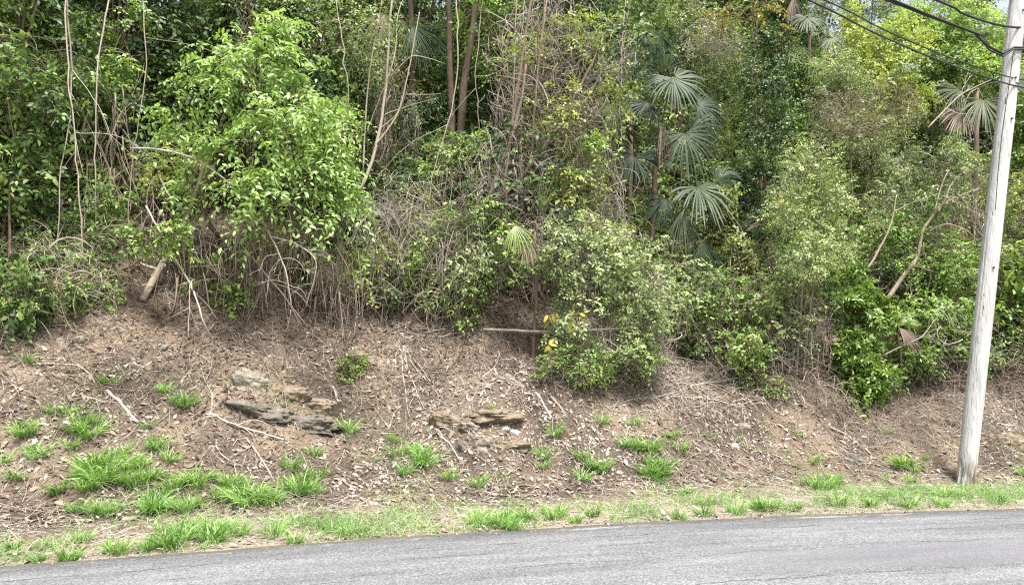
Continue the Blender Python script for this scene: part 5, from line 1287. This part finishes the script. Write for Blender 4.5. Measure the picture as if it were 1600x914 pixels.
# sticks and branches hung or leaning
stick("broken_snag", "broken brown snag leaning on the vine hung trunk", [(88, 345, 11.9), (105, 285, 11.8), (122, 205, 11.7)], .055, .04, 311, 'bark', "snag")
stick("broken_snag", "thin broken branch with a snapped top beside the brown snag", [(112, 270, 11.7), (130, 200, 11.6), (139, 150, 11.6)], .025, .016, 312, 'drywood', "snag")
stick("leaning_branch", "grey brown branch leaning in the hollow under the arching sapling", [(222, 472), (255, 410, 11.2), (290, 340, 11.2), (322, 255, 11.3)], .06, .03, 313, 'drywood', "branch", None, 5)
stick("leaning_branch", "thin pale branch crossing the leaning grey brown one", [(228, 322, 10.9), (262, 385, 10.7), (300, 450, 10.5), (318, 500, 10.4), (330, 535)], .014, .013, 314, 'greywood', "branch", None, 3)
stick("mossy_branch", "mossy branch arching out from the dark hollow", [(205, 232, 11), (260, 236, 10.9), (320, 258, 10.8), (370, 298, 10.7)], .02, .014, 315, 'greywood')
stick("arching_branch", "dark curved branch lying in the hollow beside low leaves", [(165, 430, 11.2), (200, 418, 11.1), (230, 395, 11.1)], .022, .016, 316, 'bark')
stick("dead_branch", "pale dead branch with splayed twigs hanging below the arching sapling", [(410, 345, 10.6), (432, 385, 10.5), (448, 430, 10.4), (455, 480, 10.4)], .016, .006, 317, 'greywood', "branch", None, 9)
stick("dead_branch", "forked dead branch arching over to touch the litter below the sapling", [(425, 370, 10.5), (470, 385, 10.5), (495, 415, 10.4), (478, 480, 10.4)], .012, .005, 318, 'greywood', "branch", None, 7)
stick("dead_branch", "long thin dead branch slanting down into the twiggy hollow", [(350, 350, 10.9), (400, 410, 10.7), (450, 470, 10.5), (480, 510, 10.4)], .011, .006, 319, 'drywood', "branch", None, 5)
stick("leaning_pole", "pale straight stick leaning against the long bladed grass", [(75, 520), (95, 470, 10.9), (110, 420, 10.9)], .018, .013, 320, 'greywood', "stick")
stick("dead_branch", "bare grey branch arching beside the dying palm", [(1380, 555, 10.7), (1410, 540, 10.6), (1440, 525, 10.6), (1462, 500, 10.7)], .014, .007, 321, 'greywood', "branch", None, 6)
stick("dead_branch", "pale bare branch with twigs spread behind the wires", [(1450, 200, 12.6), (1500, 150, 12.6), (1560, 120, 12.6)], .02, .008, 322, 'greywood', "branch", None, 9)
stick("bare_branch", "pale bare twigs spreading above the two tall trunks", [(770, 60, 12.4), (800, 80, 12.3), (825, 110, 12.2)], .014, .006, 323, 'greywood', "branch", None, 6)
stick("fallen_log", "straight fallen log lying level across the litter under the domed shrub", [(752, 516), (870, 518, 10.3), (995, 512, 9.75)], .027, .017, 324, 'greywood', "log", None, 1, .012, n=26, sides=8)
stick("fallen_log", "dark fallen log sloping down to the trailing vine", [(640, 467), (702, 494)], .05, .04, 325, 'bark', "log", None, 0, .01, sides=8)
stick("fallen_branch", "slanting tan branch in the middle thicket by the young palm", [(800, 385, 10.8), (850, 410, 10.7), (885, 475, 10.5), (905, 500, 10.5)], .016, .010, 326, 'greywood', "branch", None, 3)
# long lianas hanging down the wall of the thicket, each one a thing of its own
rl = np.random.default_rng(390)
for q, (px, top, bot) in enumerate(((96, -40, 470), (128, -60, 480), (150, -40, 420), (205, -60, 470), (565, -40, 440), (655, -60, 450), (745, -40, 420), (775, -60, 470), (805, -40, 430),
                                    (835, -60, 450), (862, -40, 400), (885, -60, 440), (912, -40, 380), (938, -60, 430), (958, -40, 460))):
    Dg = ground(px, bot)[1] - shift(px) - .15
    lean = rl.normal(0, 26); pts = [(px + lean, top, Dg + rl.normal(0, .15)), (px + lean * .6 + rl.normal(0, 10), top * .65 + bot * .35, Dg + rl.normal(0, .12)), (px + lean * .2 + rl.normal(0, 9), top * .3 + bot * .7, Dg), (px, bot)]
    stick("liana", "pale grey woody liana hanging down the thicket by " + mark(px), pts, rl.uniform(.008, .014), rl.uniform(.005, .009), 391 + q, ('greywood', 'barkpale', 'greywood', 'drywood')[q % 4], "vine", "lianas hanging down the thicket", int(rl.integers(0, 3)), .05, n=26)
SEED = [400]
def gs(label, pts, r0, r1, mat='greywood', fork=0, name="fallen_stick", group=None):
    SEED[0] += 1
    return stick(name, label, pts, r0, r1, SEED[0], mat, "stick", group, fork)
gs("stout grey stick lying slantwise among the western grass tufts", [(168, 612), (190, 632), (216, 662)], .024, .018)
gs("pale stick lying flat at the edge of the western litter", [(58, 569), (95, 570), (130, 576)], .016, .012)
gs("short dark stick slanting below the flat pale one", [(72, 580), (88, 600), (100, 616)], .016, .010, 'bark')
gs("crooked stick pointing at the top western tuft", [(120, 570), (140, 585), (148, 600)], .014, .010, 'drywood')
gs("long forked root lying below the grey rock slab", [(322, 648), (360, 662), (400, 676), (447, 688)], .022, .010, 'greywood', 4, "fallen_branch")
gs("pale twisted branch standing in a fork above the long root", [(318, 668), (332, 640), (330, 610), (306, 578)], .012, .008, 'greywood', 4, "fallen_branch")
gs("straight pale stick sloping down to the grass below the rock slab", [(385, 685), (408, 718), (430, 755)], .015, .012)
gs("thin pale stick beside the sloping one below the rock slab", [(338, 690), (345, 710), (378, 730)], .010, .007)
gs("short leaning stick above the tuft by the pale rock", [(283, 598), (298, 584)], .016, .014)
gs("short upright stick stub past the rock slab", [(520, 605), (528, 630)], .018, .013)
gs("pale branch sloping from the palm debris to the grass", [(670, 655), (690, 680), (718, 722)], .019, .013, 'greywood', 3, "fallen_branch")
gs("stout grey stick slanting past the ochre rocks", [(836, 614), (848, 632), (862, 655)], .024, .018)
gs("stout tan stick pointing to the tuft past the ochre rocks", [(860, 622), (874, 636), (886, 652)], .024, .02, 'drywood')
gs("pale thin branch bent over the litter above the ochre rocks", [(752, 592), (768, 578), (780, 560), (778, 548)], .012, .008)
gs("curved pale stick lying below the lush shrub", [(1296, 668), (1318, 678), (1340, 695), (1358, 710)], .022, .014)
gs("flat grey stick half buried in the bare eastern slope", [(1115, 708), (1145, 718), (1178, 735)], .018, .012, 'drywood', 2, "fallen_branch")
gs("upright pale stake leaning beside the stick pile", [(1038, 605), (1048, 572), (1058, 540, 10.6)], .014, .010)
gs("thin stick sloping in the litter past the curved pale one", [(1300, 700), (1320, 725), (1345, 748)], .010, .008, 'drywood')
gs("grey root curling over the bank past the pole", [(1530, 608), (1550, 622), (1570, 640)], .02, .014)
gs("thin branch in the grass below the ochre rocks", [(880, 690), (895, 715), (905, 735)], .010, .007, 'drywood')
for q, (a_, b_, c_) in enumerate((((1005, 590), (1060, 605), (1130, 610)), ((1020, 610), (1090, 600), (1160, 590)), ((1030, 575), (1085, 590), (1150, 620)), ((1040, 625), (1100, 622), (1165, 640)), ((1060, 580), (1110, 585), (1175, 605)), ((1000, 625), (1050, 615), (1120, 592)), ((1070, 640), (1120, 630), (1190, 625)), ((1045, 595), (1120, 600), (1185, 640)))):
    gs("dry grey stick in the pile below the small dark bush", [a_, b_, c_], .014, .008, 'greywood' if q % 2 else 'drywood', 4, "fallen_stick", "sticks piled below the small dark bush")
twig_scatter("brush_litter", "mat of thin dry brush under the stick pile", 900, 1.4, 4.4, 2.6, 4.6, .3, .9, .005, M['greywood'], 115, lambda x, y, d: np.exp(-((x - 2.6) / .9) ** 2 - ((d - 3.5) / .7) ** 2), .2)
twig_scatter("root_mat", "thin brown roots and stems matted on the bank beside the pole", 1500, 5, 9.5, 2.3, 4.6, .3, .8, .0042, M['drywood'], 116, None, .2)
rs_ = np.random.default_rng(470)
SPOT = [(200, "high on the western litter"), (420, "on the litter around the pale limestone face"), (640, "on the litter around the small green bush"), (860, "on the litter above the ochre rocks"), (1200, "on the slope around the stick pile"), (1420, "on the slope below the lush shrub"), (9999, "on the bank beside the wooden pole")]
for q in range(46):
    px = rs_.uniform(10, 1590); lo = float(np.interp(px, [0, 500, 900, 1200, 1600], [505, 500, 610, 640, 640])); py = rs_.uniform(lo, lo + 130 if px < 900 else 730)
    an = rs_.normal(.7, .7); ln = rs_.uniform(18, 60); dx, dy = math.cos(an) * ln, math.sin(an) * ln * .7
    sp = next(t_ for lim_, t_ in SPOT if px < lim_)
    gs("thin dry branch lying loose " + sp, [(px, py), (px + dx * .5 + rs_.normal(0, 4), py + dy * .5 + rs_.normal(0, 3)), (px + dx, min(py + dy, 780))], rs_.uniform(.008, .017), .005, ('greywood', 'drywood', 'bark')[q % 3], int(rs_.integers(0, 4)), "fallen_stick", "dry branches " + sp)
# splayed dead palm leaf stalks on the litter
hubp = (622, 545)
for q, e in enumerate(((596, 548), (612, 585), (640, 590), (652, 612), (662, 640), (676, 600), (690, 622), (640, 655), (655, 585), (605, 560), (668, 568), (625, 560))):
    m1 = ((hubp[0] + e[0]) / 2 + (q % 3 - 1) * 3, (hubp[1] + e[1]) / 2 - 4)
    gs("bleached dead palm stalk splayed on the litter above the ochre rocks", [(hubp[0] + (q * 7) % 20 - 6, hubp[1] + (q * 5) % 10 - 4), m1, e], .012, .006, 'barkpale' if q % 2 else 'greywood', 1, "palm_stalk", "dead palm stalks splayed on the litter")

# ------------------------------------------------------------------ rocks
def rock_mat(name, cols):
    m, n, l = new_mat(name)
    tc = n.new("ShaderNodeTexCoord")
    a = n.new("ShaderNodeTexNoise"); a.inputs["Scale"].default_value = 9; a.inputs["Detail"].default_value = 8; a.inputs["Roughness"].default_value = .7
    b_ = n.new("ShaderNodeTexVoronoi"); b_.inputs["Scale"].default_value = 14; b_.feature = 'DISTANCE_TO_EDGE'
    l.new(tc.outputs["Object"], a.inputs["Vector"]); l.new(tc.outputs["Object"], b_.inputs["Vector"])
    r = ramp_node(n, cols); l.new(a.outputs["Fac"], r.inputs[0])
    p = n.new("ShaderNodeBsdfPrincipled"); p.inputs["Roughness"].default_value = .9; p.inputs["Specular IOR Level"].default_value = .2
    l.new(r.outputs[0], p.inputs["Base Color"])
    ad = n.new("ShaderNodeMath"); ad.operation = 'MULTIPLY_ADD'; ad.inputs[1].default_value = .5; l.new(b_.outputs["Distance"], ad.inputs[0]); l.new(a.outputs["Fac"], ad.inputs[2])
    bp = n.new("ShaderNodeBump"); bp.inputs["Strength"].default_value = .9; bp.inputs["Distance"].default_value = .03; l.new(ad.outputs[0], bp.inputs["Height"]); l.new(bp.outputs[0], p.inputs["Normal"])
    o = n.new("ShaderNodeOutputMaterial"); l.new(p.outputs[0], o.inputs[0]); return m
M['rockgrey'] = rock_mat("grey_limestone", [(0.3, 0.051, 0.0424, 0.0338), (0.48, 0.119, 0.104, 0.084), (0.62, 0.187, 0.164, 0.135), (0.8, 0.272, 0.24, 0.199)])
M['rockpale'] = rock_mat("pale_limestone", [(0.3, 0.104, 0.0847, 0.0629), (0.48, 0.192, 0.169, 0.13), (0.65, 0.272, 0.246, 0.196), (0.8, 0.352, 0.323, 0.274)])
M['rockochre'] = rock_mat("ochre_rock", [(0.3, 0.072, 0.0525, 0.035), (0.45, 0.158, 0.119, 0.0805), (0.6, 0.23, 0.185, 0.133), (0.8, 0.302, 0.266, 0.217)])
M['rockwhite'] = rock_mat("white_stone", [(0.3, 0.288, 0.265, 0.225), (0.6, 0.464, 0.445, 0.405), (0.8, 0.544, 0.523, 0.488)])
import bmesh
def ico(sub):
    bm = bmesh.new(); bmesh.ops.create_icosphere(bm, subdivisions=sub, radius=1); bm.verts.ensure_lookup_table()
    V = np.array([v.co[:] for v in bm.verts]); T = np.array([[v.index for v in f.verts] for f in bm.faces]); bm.free(); return V, T
ICO4, ICO3 = ico(5), ico(3)
def rock(name, label, px, py, wpx, hpx, mat, seed, group=None, rot=0.0, deep=.5):
    Pg = ground(px, py + hpx * .25); s = Pg[1] / F_PX
    V, T = ICO4 if wpx > 22 else ICO3
    V = V.copy()
    V = np.sign(V) * np.abs(V) ** .7                                    # blocky
    V *= (.62 + .85 * noise(V + seed * 3.1, 1.5, 3, seed))[:, None]
    cell = np.floor((V + .35 * noise(V + seed, 2, 2, seed + 4)[:, None]) * [2.2, 2.2, 3.4] + seed)
    V *= (.93 + .14 * _hash(cell[:, 0], cell[:, 1], cell[:, 2], seed))[:, None]             # broken blocks and joints
    V += unit(V) * ((noise(V + seed, 6, 4, seed + 1) - .5) * .26)[:, None]
    strata = (noise(V * [1, 1, 3] + seed, 1.3, 3, seed + 2) - .5) * .18                     # bedding
    V[:, 0] *= 1 + strata; V[:, 1] *= 1 + strata
    V = V * np.array([wpx * s * .5, wpx * s * .5 * deep, hpx * s * .55])
    c_, s_ = math.cos(rot), math.sin(rot)
    V = np.stack([V[:, 0] * c_ - V[:, 2] * s_, V[:, 1], V[:, 0] * s_ + V[:, 2] * c_], -1)
    o = bpy.data.objects.new(name, mesh_from(name, V, T, None, M[mat], wpx <= 22)); COL.objects.link(o)
    o.location = Pg + np.array([0, wpx * s * .18, -hpx * s * .05])
    return tag(o, label, "rock", group)
rock("boulder", "pale weathered limestone face set in the litter", 386, 590, 56, 34, 'rockpale', 1, None, -.2, .6)
rock("rock_slab", "long dark grey limestone slab below the pale rock face", 400, 638, 105, 26, 'rockgrey', 2, None, -.18, .5)
rock("rock_slab", "grey layered limestone slab ending at a grass tuft", 468, 654, 100, 28, 'rockgrey', 3, None, -.1, .5)
rock("rock", "buff rock ledge over a dark crevice above the grey slab", 445, 612, 62, 26, 'rockochre', 4, None, .0, .6)
rock("rock", "brown ledge capping the crevice past the buff rock", 488, 628, 56, 18, 'rockochre', 5, None, -.15, .6)
rock("boulder", "ochre rock ledge with crumbling layered edge", 705, 655, 66, 26, 'rockochre', 6, None, -.25, .5)
rock("boulder", "ochre rock shelf overhanging the white stones", 770, 646, 84, 18, 'rockochre', 7, None, .05, .7)
rock("boulder", "tan rock ledge below the white stones", 800, 695, 56, 16, 'rockochre', 8, None, .05, .5)
rock("stone", "bright white stone lodged on the ochre ledge", 788, 668, 16, 11, 'rockwhite', 9, None, .2, .8)
rock("stone", "white stone beside the bright one on the ochre ledge", 804, 674, 18, 11, 'rockwhite', 10, None, -.1, .8)
rock("stone", "pale cream stone below the ochre shelf", 757, 688, 24, 15, 'rockpale', 11, None, .1, .8)
rock("stone", "rounded pale stone at the bottom of the ochre rocks", 752, 702, 18, 12, 'rockpale', 12, None, .1, .8)
rock("stone", "grey angular stone at the foot of the ochre ledge", 722, 697, 26, 24, 'rockgrey', 13, None, -.3, .7)
rock("stone", "cream stone set in the ochre ledge", 735, 665, 30, 14, 'rockpale', 14, None, -.3, .7)
rock("stone", "bleached slanting rock in the litter above the ochre rocks", 796, 592, 24, 15, 'rockpale', 15, None, -.7, .6)
rock("stone", "bleached rock just below the slanting one", 812, 602, 16, 11, 'rockpale', 16, None, -.6, .6)
rock("stone", "flat pale stone on the bare eastern slope", 1162, 664, 22, 12, 'rockpale', 17, None, 0, .7)
rock("stone", "small white stone below the flat pale one", 1147, 696, 14, 11, 'rockwhite', 18, None, 0, .8)
rock("stone", "buff stone in the litter by the curved stick", 1318, 685, 18, 11, 'rockochre', 19, None, 0, .7)
rock("rock", "flat grey rock half buried below the curved stick", 1337, 718, 34, 20, 'rockgrey', 20, None, -.3, .6)
rock("rock", "slanting grey brown rock on the bank beside the pole", 1465, 655, 26, 22, 'rockochre', 21, None, -.6, .6)
rock("stone", "small pale stone on the bank beside the pole", 1463, 672, 11, 9, 'rockpale', 22, None, 0, .8)
rock("stone", "orange stone on the dark bank past the pole", 1570, 648, 18, 9, 'rockochre', 23, None, .1, .8)
rock("rock", "grey rock lodged in the bank past the pole", 1543, 665, 22, 20, 'rockgrey', 24, None, -.4, .7)
rock("boulder", "dark brown undercut ledge at the bank's east end", 1590, 690, 50, 30, 'rockochre', 25, None, -.1, .6)
rock("rock", "pale rock by the western sticks", 122, 528, 20, 14, 'rockpale', 26, None, 0, .7)
rock("stone", "whitish stone above the pale rock face", 246, 540, 22, 12, 'rockpale', 27, None, 0, .7)
for q, (px, py) in enumerate(((700, 615), (842, 805), (930, 815), (856, 812), (770, 830), (1240, 812), (640, 843), (560, 735), (1400, 690), (1250, 740), (1195, 745), (300, 700), (60, 620), (1100, 750))):
    rock("pebble", "small pale pebble lying loose on the earth", px, py, 8 + (q * 5) % 6, 6 + (q * 3) % 3, 'rockpale' if q % 3 else 'rockgrey', 40 + q, "loose pebbles", 0, .9)

# ------------------------------------------------------------------ grass tufts
def tuft_mesh(seed, n=95, tall=.9, w=.0135):
    rng = np.random.default_rng(seed)
    a = rng.uniform(0, 6.283, n); rr = rng.random(n) ** .6 * .11
    P = np.stack([np.cos(a) * rr, np.sin(a) * rr, rr * 0 - .02], -1)
    tilt = rng.uniform(.08, .5, n)
    a2 = a + rng.normal(0, .6, n)
    Dv = unit(np.stack([np.cos(a2) * tilt, np.sin(a2) * tilt, np.full(n, tall)], -1))
    V, T, per = blades(P, Dv, rng.uniform(.17, .42, n), w * rng.uniform(.6, 1.4, n), rng.uniform(.25, 1.0, n), rng)
    grad = np.tile(np.repeat(np.array([-.45, -.15, .05, .15, .25]), 2), n)             # blades darker at the base, paler at the tips
    return mesh_from("grass_tuft", V, T, np.clip(np.repeat(rng.normal(.5, .24, n), per) + grad * .7, 0, 1), M['grass'], True)
TM = [tuft_mesh(500 + q) for q in range(6)] + [tuft_mesh(520 + q, 45, .7, .012) for q in range(3)]
rng = np.random.default_rng(530)
def tuft(px, py, wpx, label, group, kind=None, name="grass_tuft"):
    Pg = ground(px, min(py + wpx * .28, 885)); s = Pg[1] / F_PX
    sc_ = wpx * s / .44
    me = TM[int(rng.integers(6)) if wpx > 26 else 6 + int(rng.integers(3))]
    o = bpy.data.objects.new(name, me); COL.objects.link(o)
    o.location = onground(Pg[0], Pg[1]); o.rotation_euler = (rng.normal(0, .08) + .2, rng.normal(0, .08), rng.uniform(0, 6.28)); o.scale = (sc_, sc_, sc_ * rng.uniform(.85, 1.15))
    return tag(o, label, "grass", group)
def tufts(label, group, items):
    for (px, py, w) in items:
        tuft(px, py, w, label, group)
        if w >= 44:                                                      # a wide clump is several plants grown together
            for q in range(2 if w < 60 else 4):
                a = rng.uniform(0, 6.28); tuft(px + math.cos(a) * w * .33, py + math.sin(a) * w * .16, w * rng.uniform(.5, .75), label, group)
tufts("green grass tuft high on the western litter", "tufts high on the western litter", [(172, 590, 38), (256, 604, 32), (290, 622, 44), (105, 637, 34), (232, 660, 28), (40, 560, 30)])
tufts("green grass tuft on the western slope between the sticks and the verge", "tufts on the western slope", [(136, 662, 64), (33, 668, 52), (58, 702, 44), (2, 714, 36), (250, 688, 46), (110, 690, 34), (20, 740, 34), (80, 640, 28), (265, 712, 40)])
tufts("tall green grass clump in the thick patch below the stout grey stick", "clumps below the stout grey stick", [(160, 728, 84), (135, 745, 60), (200, 720, 56), (215, 742, 64), (190, 700, 40), (270, 752, 50)])
tufts("green grass clump at the lower edge of the thick western patch", "clumps at the lower edge of the western patch", [(92, 760, 44), (160, 786, 56), (240, 778, 66), (120, 790, 40), (290, 785, 46)])
tufts("green grass clump between the thick western patch and the straight pale stick", "clumps beside the straight pale stick", [(306, 742, 54), (385, 765, 72), (340, 770, 40), (420, 772, 48), (360, 748, 44)])
tufts("green grass clump below the grey rock slab", "clumps below the grey rock slab", [(457, 720, 38), (470, 752, 70), (500, 738, 40), (490, 704, 34), (545, 664, 40), (525, 660, 26)])
tufts("green grass tuft between the palm stalks and the verge", "tufts below the dead palm stalks", [(615, 680, 32), (622, 703, 36), (663, 708, 56), (634, 732, 36), (705, 738, 42), (747, 750, 38), (590, 712, 26)])
tufts("green grass tuft beside the ochre rocks", "tufts around the ochre rocks", [(848, 705, 36), (850, 722, 30), (867, 668, 38), (770, 634, 24), (786, 740, 20)])
tufts("green grass tuft below the domed shrub", "tufts below the domed shrub", [(906, 708, 34), (937, 722, 44), (910, 740, 36), (941, 655, 30)])
tufts("thick bright grass clump on the slope below the stick pile", "clumps below the stick pile", [(987, 688, 48), (991, 656, 32), (1026, 725, 66), (1014, 692, 46), (1053, 674, 36), (1062, 694, 34), (1075, 764, 32), (1030, 745, 30)])
tufts("small grass sprig dotted on the bare eastern slope", "sprigs on the bare eastern slope", [(1106, 676, 24), (1090, 714, 20), (1180, 698, 24), (1157, 682, 16), (1230, 703, 20), (1250, 677, 20), (1122, 738, 18), (1205, 735, 14), (1190, 660, 14), (1245, 725, 14)])
tufts("green grass tuft on the slope below the lush shrub", "tufts below the lush shrub", [(1273, 714, 28), (1285, 752, 52), (1302, 742, 36), (1381, 672, 20), (1408, 716, 44), (1428, 728, 34), (1422, 746, 28), (1443, 712, 24), (1385, 742, 18), (1320, 670, 16)])
tufts("grass tuft at the foot of the wooden pole", "tufts at the foot of the pole", [(1476, 765, 38), (1530, 762, 24), (1595, 732, 30), (1500, 770, 24)])
tufts("long pale green verge grass clump beside the road below the thick western patch", "verge clumps below the thick western patch", [(190, 850, 50), (128, 835, 42), (105, 862, 46), (20, 850, 36), (60, 868, 34), (230, 850, 36)])
tufts("long bright verge grass clump beside the road below the straight pale stick", "verge clumps below the straight pale stick", [(268, 835, 74), (325, 826, 66), (372, 822, 44), (430, 826, 50), (460, 838, 40), (300, 815, 40)])
tufts("verge grass clump beside the road below the dead palm stalks", "verge clumps below the dead palm stalks", [(520, 820, 40), (542, 826, 36), (590, 815, 26)])
tufts("flattened bright grass clump on the verge below the ochre rocks", "verge clumps below the ochre rocks", [(745, 806, 50), (785, 808, 56), (820, 800, 44), (870, 796, 46), (900, 806, 36), (925, 795, 40), (800, 818, 40)])
tufts("verge grass clump on the green strip leading to the pole", "verge clumps leading to the pole", [(1100, 795, 40), (1150, 792, 40), (1200, 784, 46), (1240, 786, 40), (1310, 780, 40), (1360, 782, 34), (1420, 780, 40), (1060, 800, 34), (1470, 782, 34), (1560, 776, 36)])

# long-bladed grass arching over the western litter
def arching_grass(label, px, py, D, n, L0, L1, seed, mat='grass', w=.011):
    rng = np.random.default_rng(seed); c = atv(px, py, D); b = onground(c[0], c[1] + .1)
    a = rng.uniform(0, 6.28, n)
    P = c + np.stack([rng.normal(0, .09, n), rng.normal(0, .07, n), rng.normal(-.15, .08, n)], -1)
    Dv = unit(np.stack([np.cos(a) * .7, np.sin(a) * .7 - .2, rng.uniform(.5, 1.1, n)], -1))
    V, T, per = blades(P, Dv, rng.uniform(L0, L1, n), w * rng.uniform(.7, 1.3, n), rng.uniform(.7, 1.3, n), rng)
    g = Geo(); g.add(V, T, np.repeat(np.clip(rng.normal(.45, .2, n), 0, 1), per))
    # culms down to the soil
    m = 14; s = P[rng.choice(n, m)]; e = np.stack([s[:, 0] * .7 + b[0] * .3, s[:, 1] + .05, height(s[:, 0] * .7 + b[0] * .3, s[:, 1] + .05) - .02], -1); uu = np.linspace(0, 1, 5)[None, :, None]
    V, T, per = tubes(e[:, None] * (1 - uu) + s[:, None] * uu, np.full((m, 5), .004), 3); g.add(V, T, .5)
    o = g.obj("long_grass", M[mat], None, True, None, b); return tag(o, label, "grass")
arching_grass("clump of long arching blades under the vine hung trunk", 118, 392, 10.9, 150, .35, .75, 541)
arching_grass("long arching grass clump at the far west end of the thicket", 35, 415, 10.8, 100, .3, .6, 542)
arching_grass("narrow upright bunch of grass hanging down the western litter", 55, 520, 10.4, 50, .25, .5, 543, 'grass', .008)

# yellow leaved sprigs by the log
def sprig(label, stem, leaves, seed, L=.10):
    rng = np.random.default_rng(seed); W = [atv(*p) if len(p) == 3 else ground(*p) for p in stem]
    t = thing("yellow_sprig", label, "sapling", W[0])
    P = resample(W, 14); V, T, per = tubes(P[None], np.linspace(.006, .003, 14)[None], 5); g = Geo(); g.add(V, T, .4); g.obj("stem", M['drywood'], t)
    for (px, py, dx, dy, lp) in leaves:
        h = atv(px, py, stem[-1][2] - .03); d = px_axis(dx, dy, rng.normal(0, .25)); nrm = unit(np.array([rng.normal(0, .3), -1, .5])); s = unit(np.cross(nrm, d)); nn = np.cross(d, s); l_ = lp * .72 * h[1] / F_PX
        o = W[0]; m = np.eye(4); m[:3, 0] = d * l_; m[:3, 1] = s * l_ * .42; m[:3, 2] = nn * l_; m[:3, 3] = h - o
        lo = bpy.data.objects.new("leaf", leaf_mesh('yellow', int(rng.integers(4)))); lo.parent = t; lo.matrix_basis = Matrix(m.tolist()); COL.objects.link(lo)
        V, T, per = tubes(resample([P[-1], h], 4)[None], np.full((1, 4), .0025), 3); g = Geo(); g.add(V, T, .5); g.obj("leaf_stalk", M['drywood'], t)
sprig("sprig of four yellow leaves below the fallen log", [(860, 612), (862, 580, 9.4), (856, 545, 9.35)], [(857, 540, -.6, -.9, 18), (858, 540, .3, -1, 16), (858, 538, 1, -.1, 20), (857, 538, .6, .7, 16)], 551)
sprig("sprig of yellow leaves hanging over the middle of the fallen log", [(905, 540), (900, 515, 9.3), (892, 492, 9.3)], [(891, 502, 0, -1, 22), (895, 492, .2, 1, 12), (905, 490, .9, -.3, 18), (912, 488, .7, .2, 14)], 552)
sprig("sprig of yellow and green leaves above the west part of the log", [(862, 545), (865, 515, 9.4), (858, 494, 9.4)], [(856, 492, -.5, -.9, 20), (863, 492, .3, -.9, 18), (868, 490, .5, -.5, 16)], 553)
sprig("yellow leaved sprig at the foot of the straight pale stems", [(1205, 585), (1204, 540, 10.7), (1205, 508, 10.7)], [(1203, 506, -.3, -.8, 14), (1207, 506, .8, -.8, 16), (1212, 508, .9, .1, 12)], 554)

for o in list(bpy.data.objects):
    if "_o" in o:
        del o["_o"]
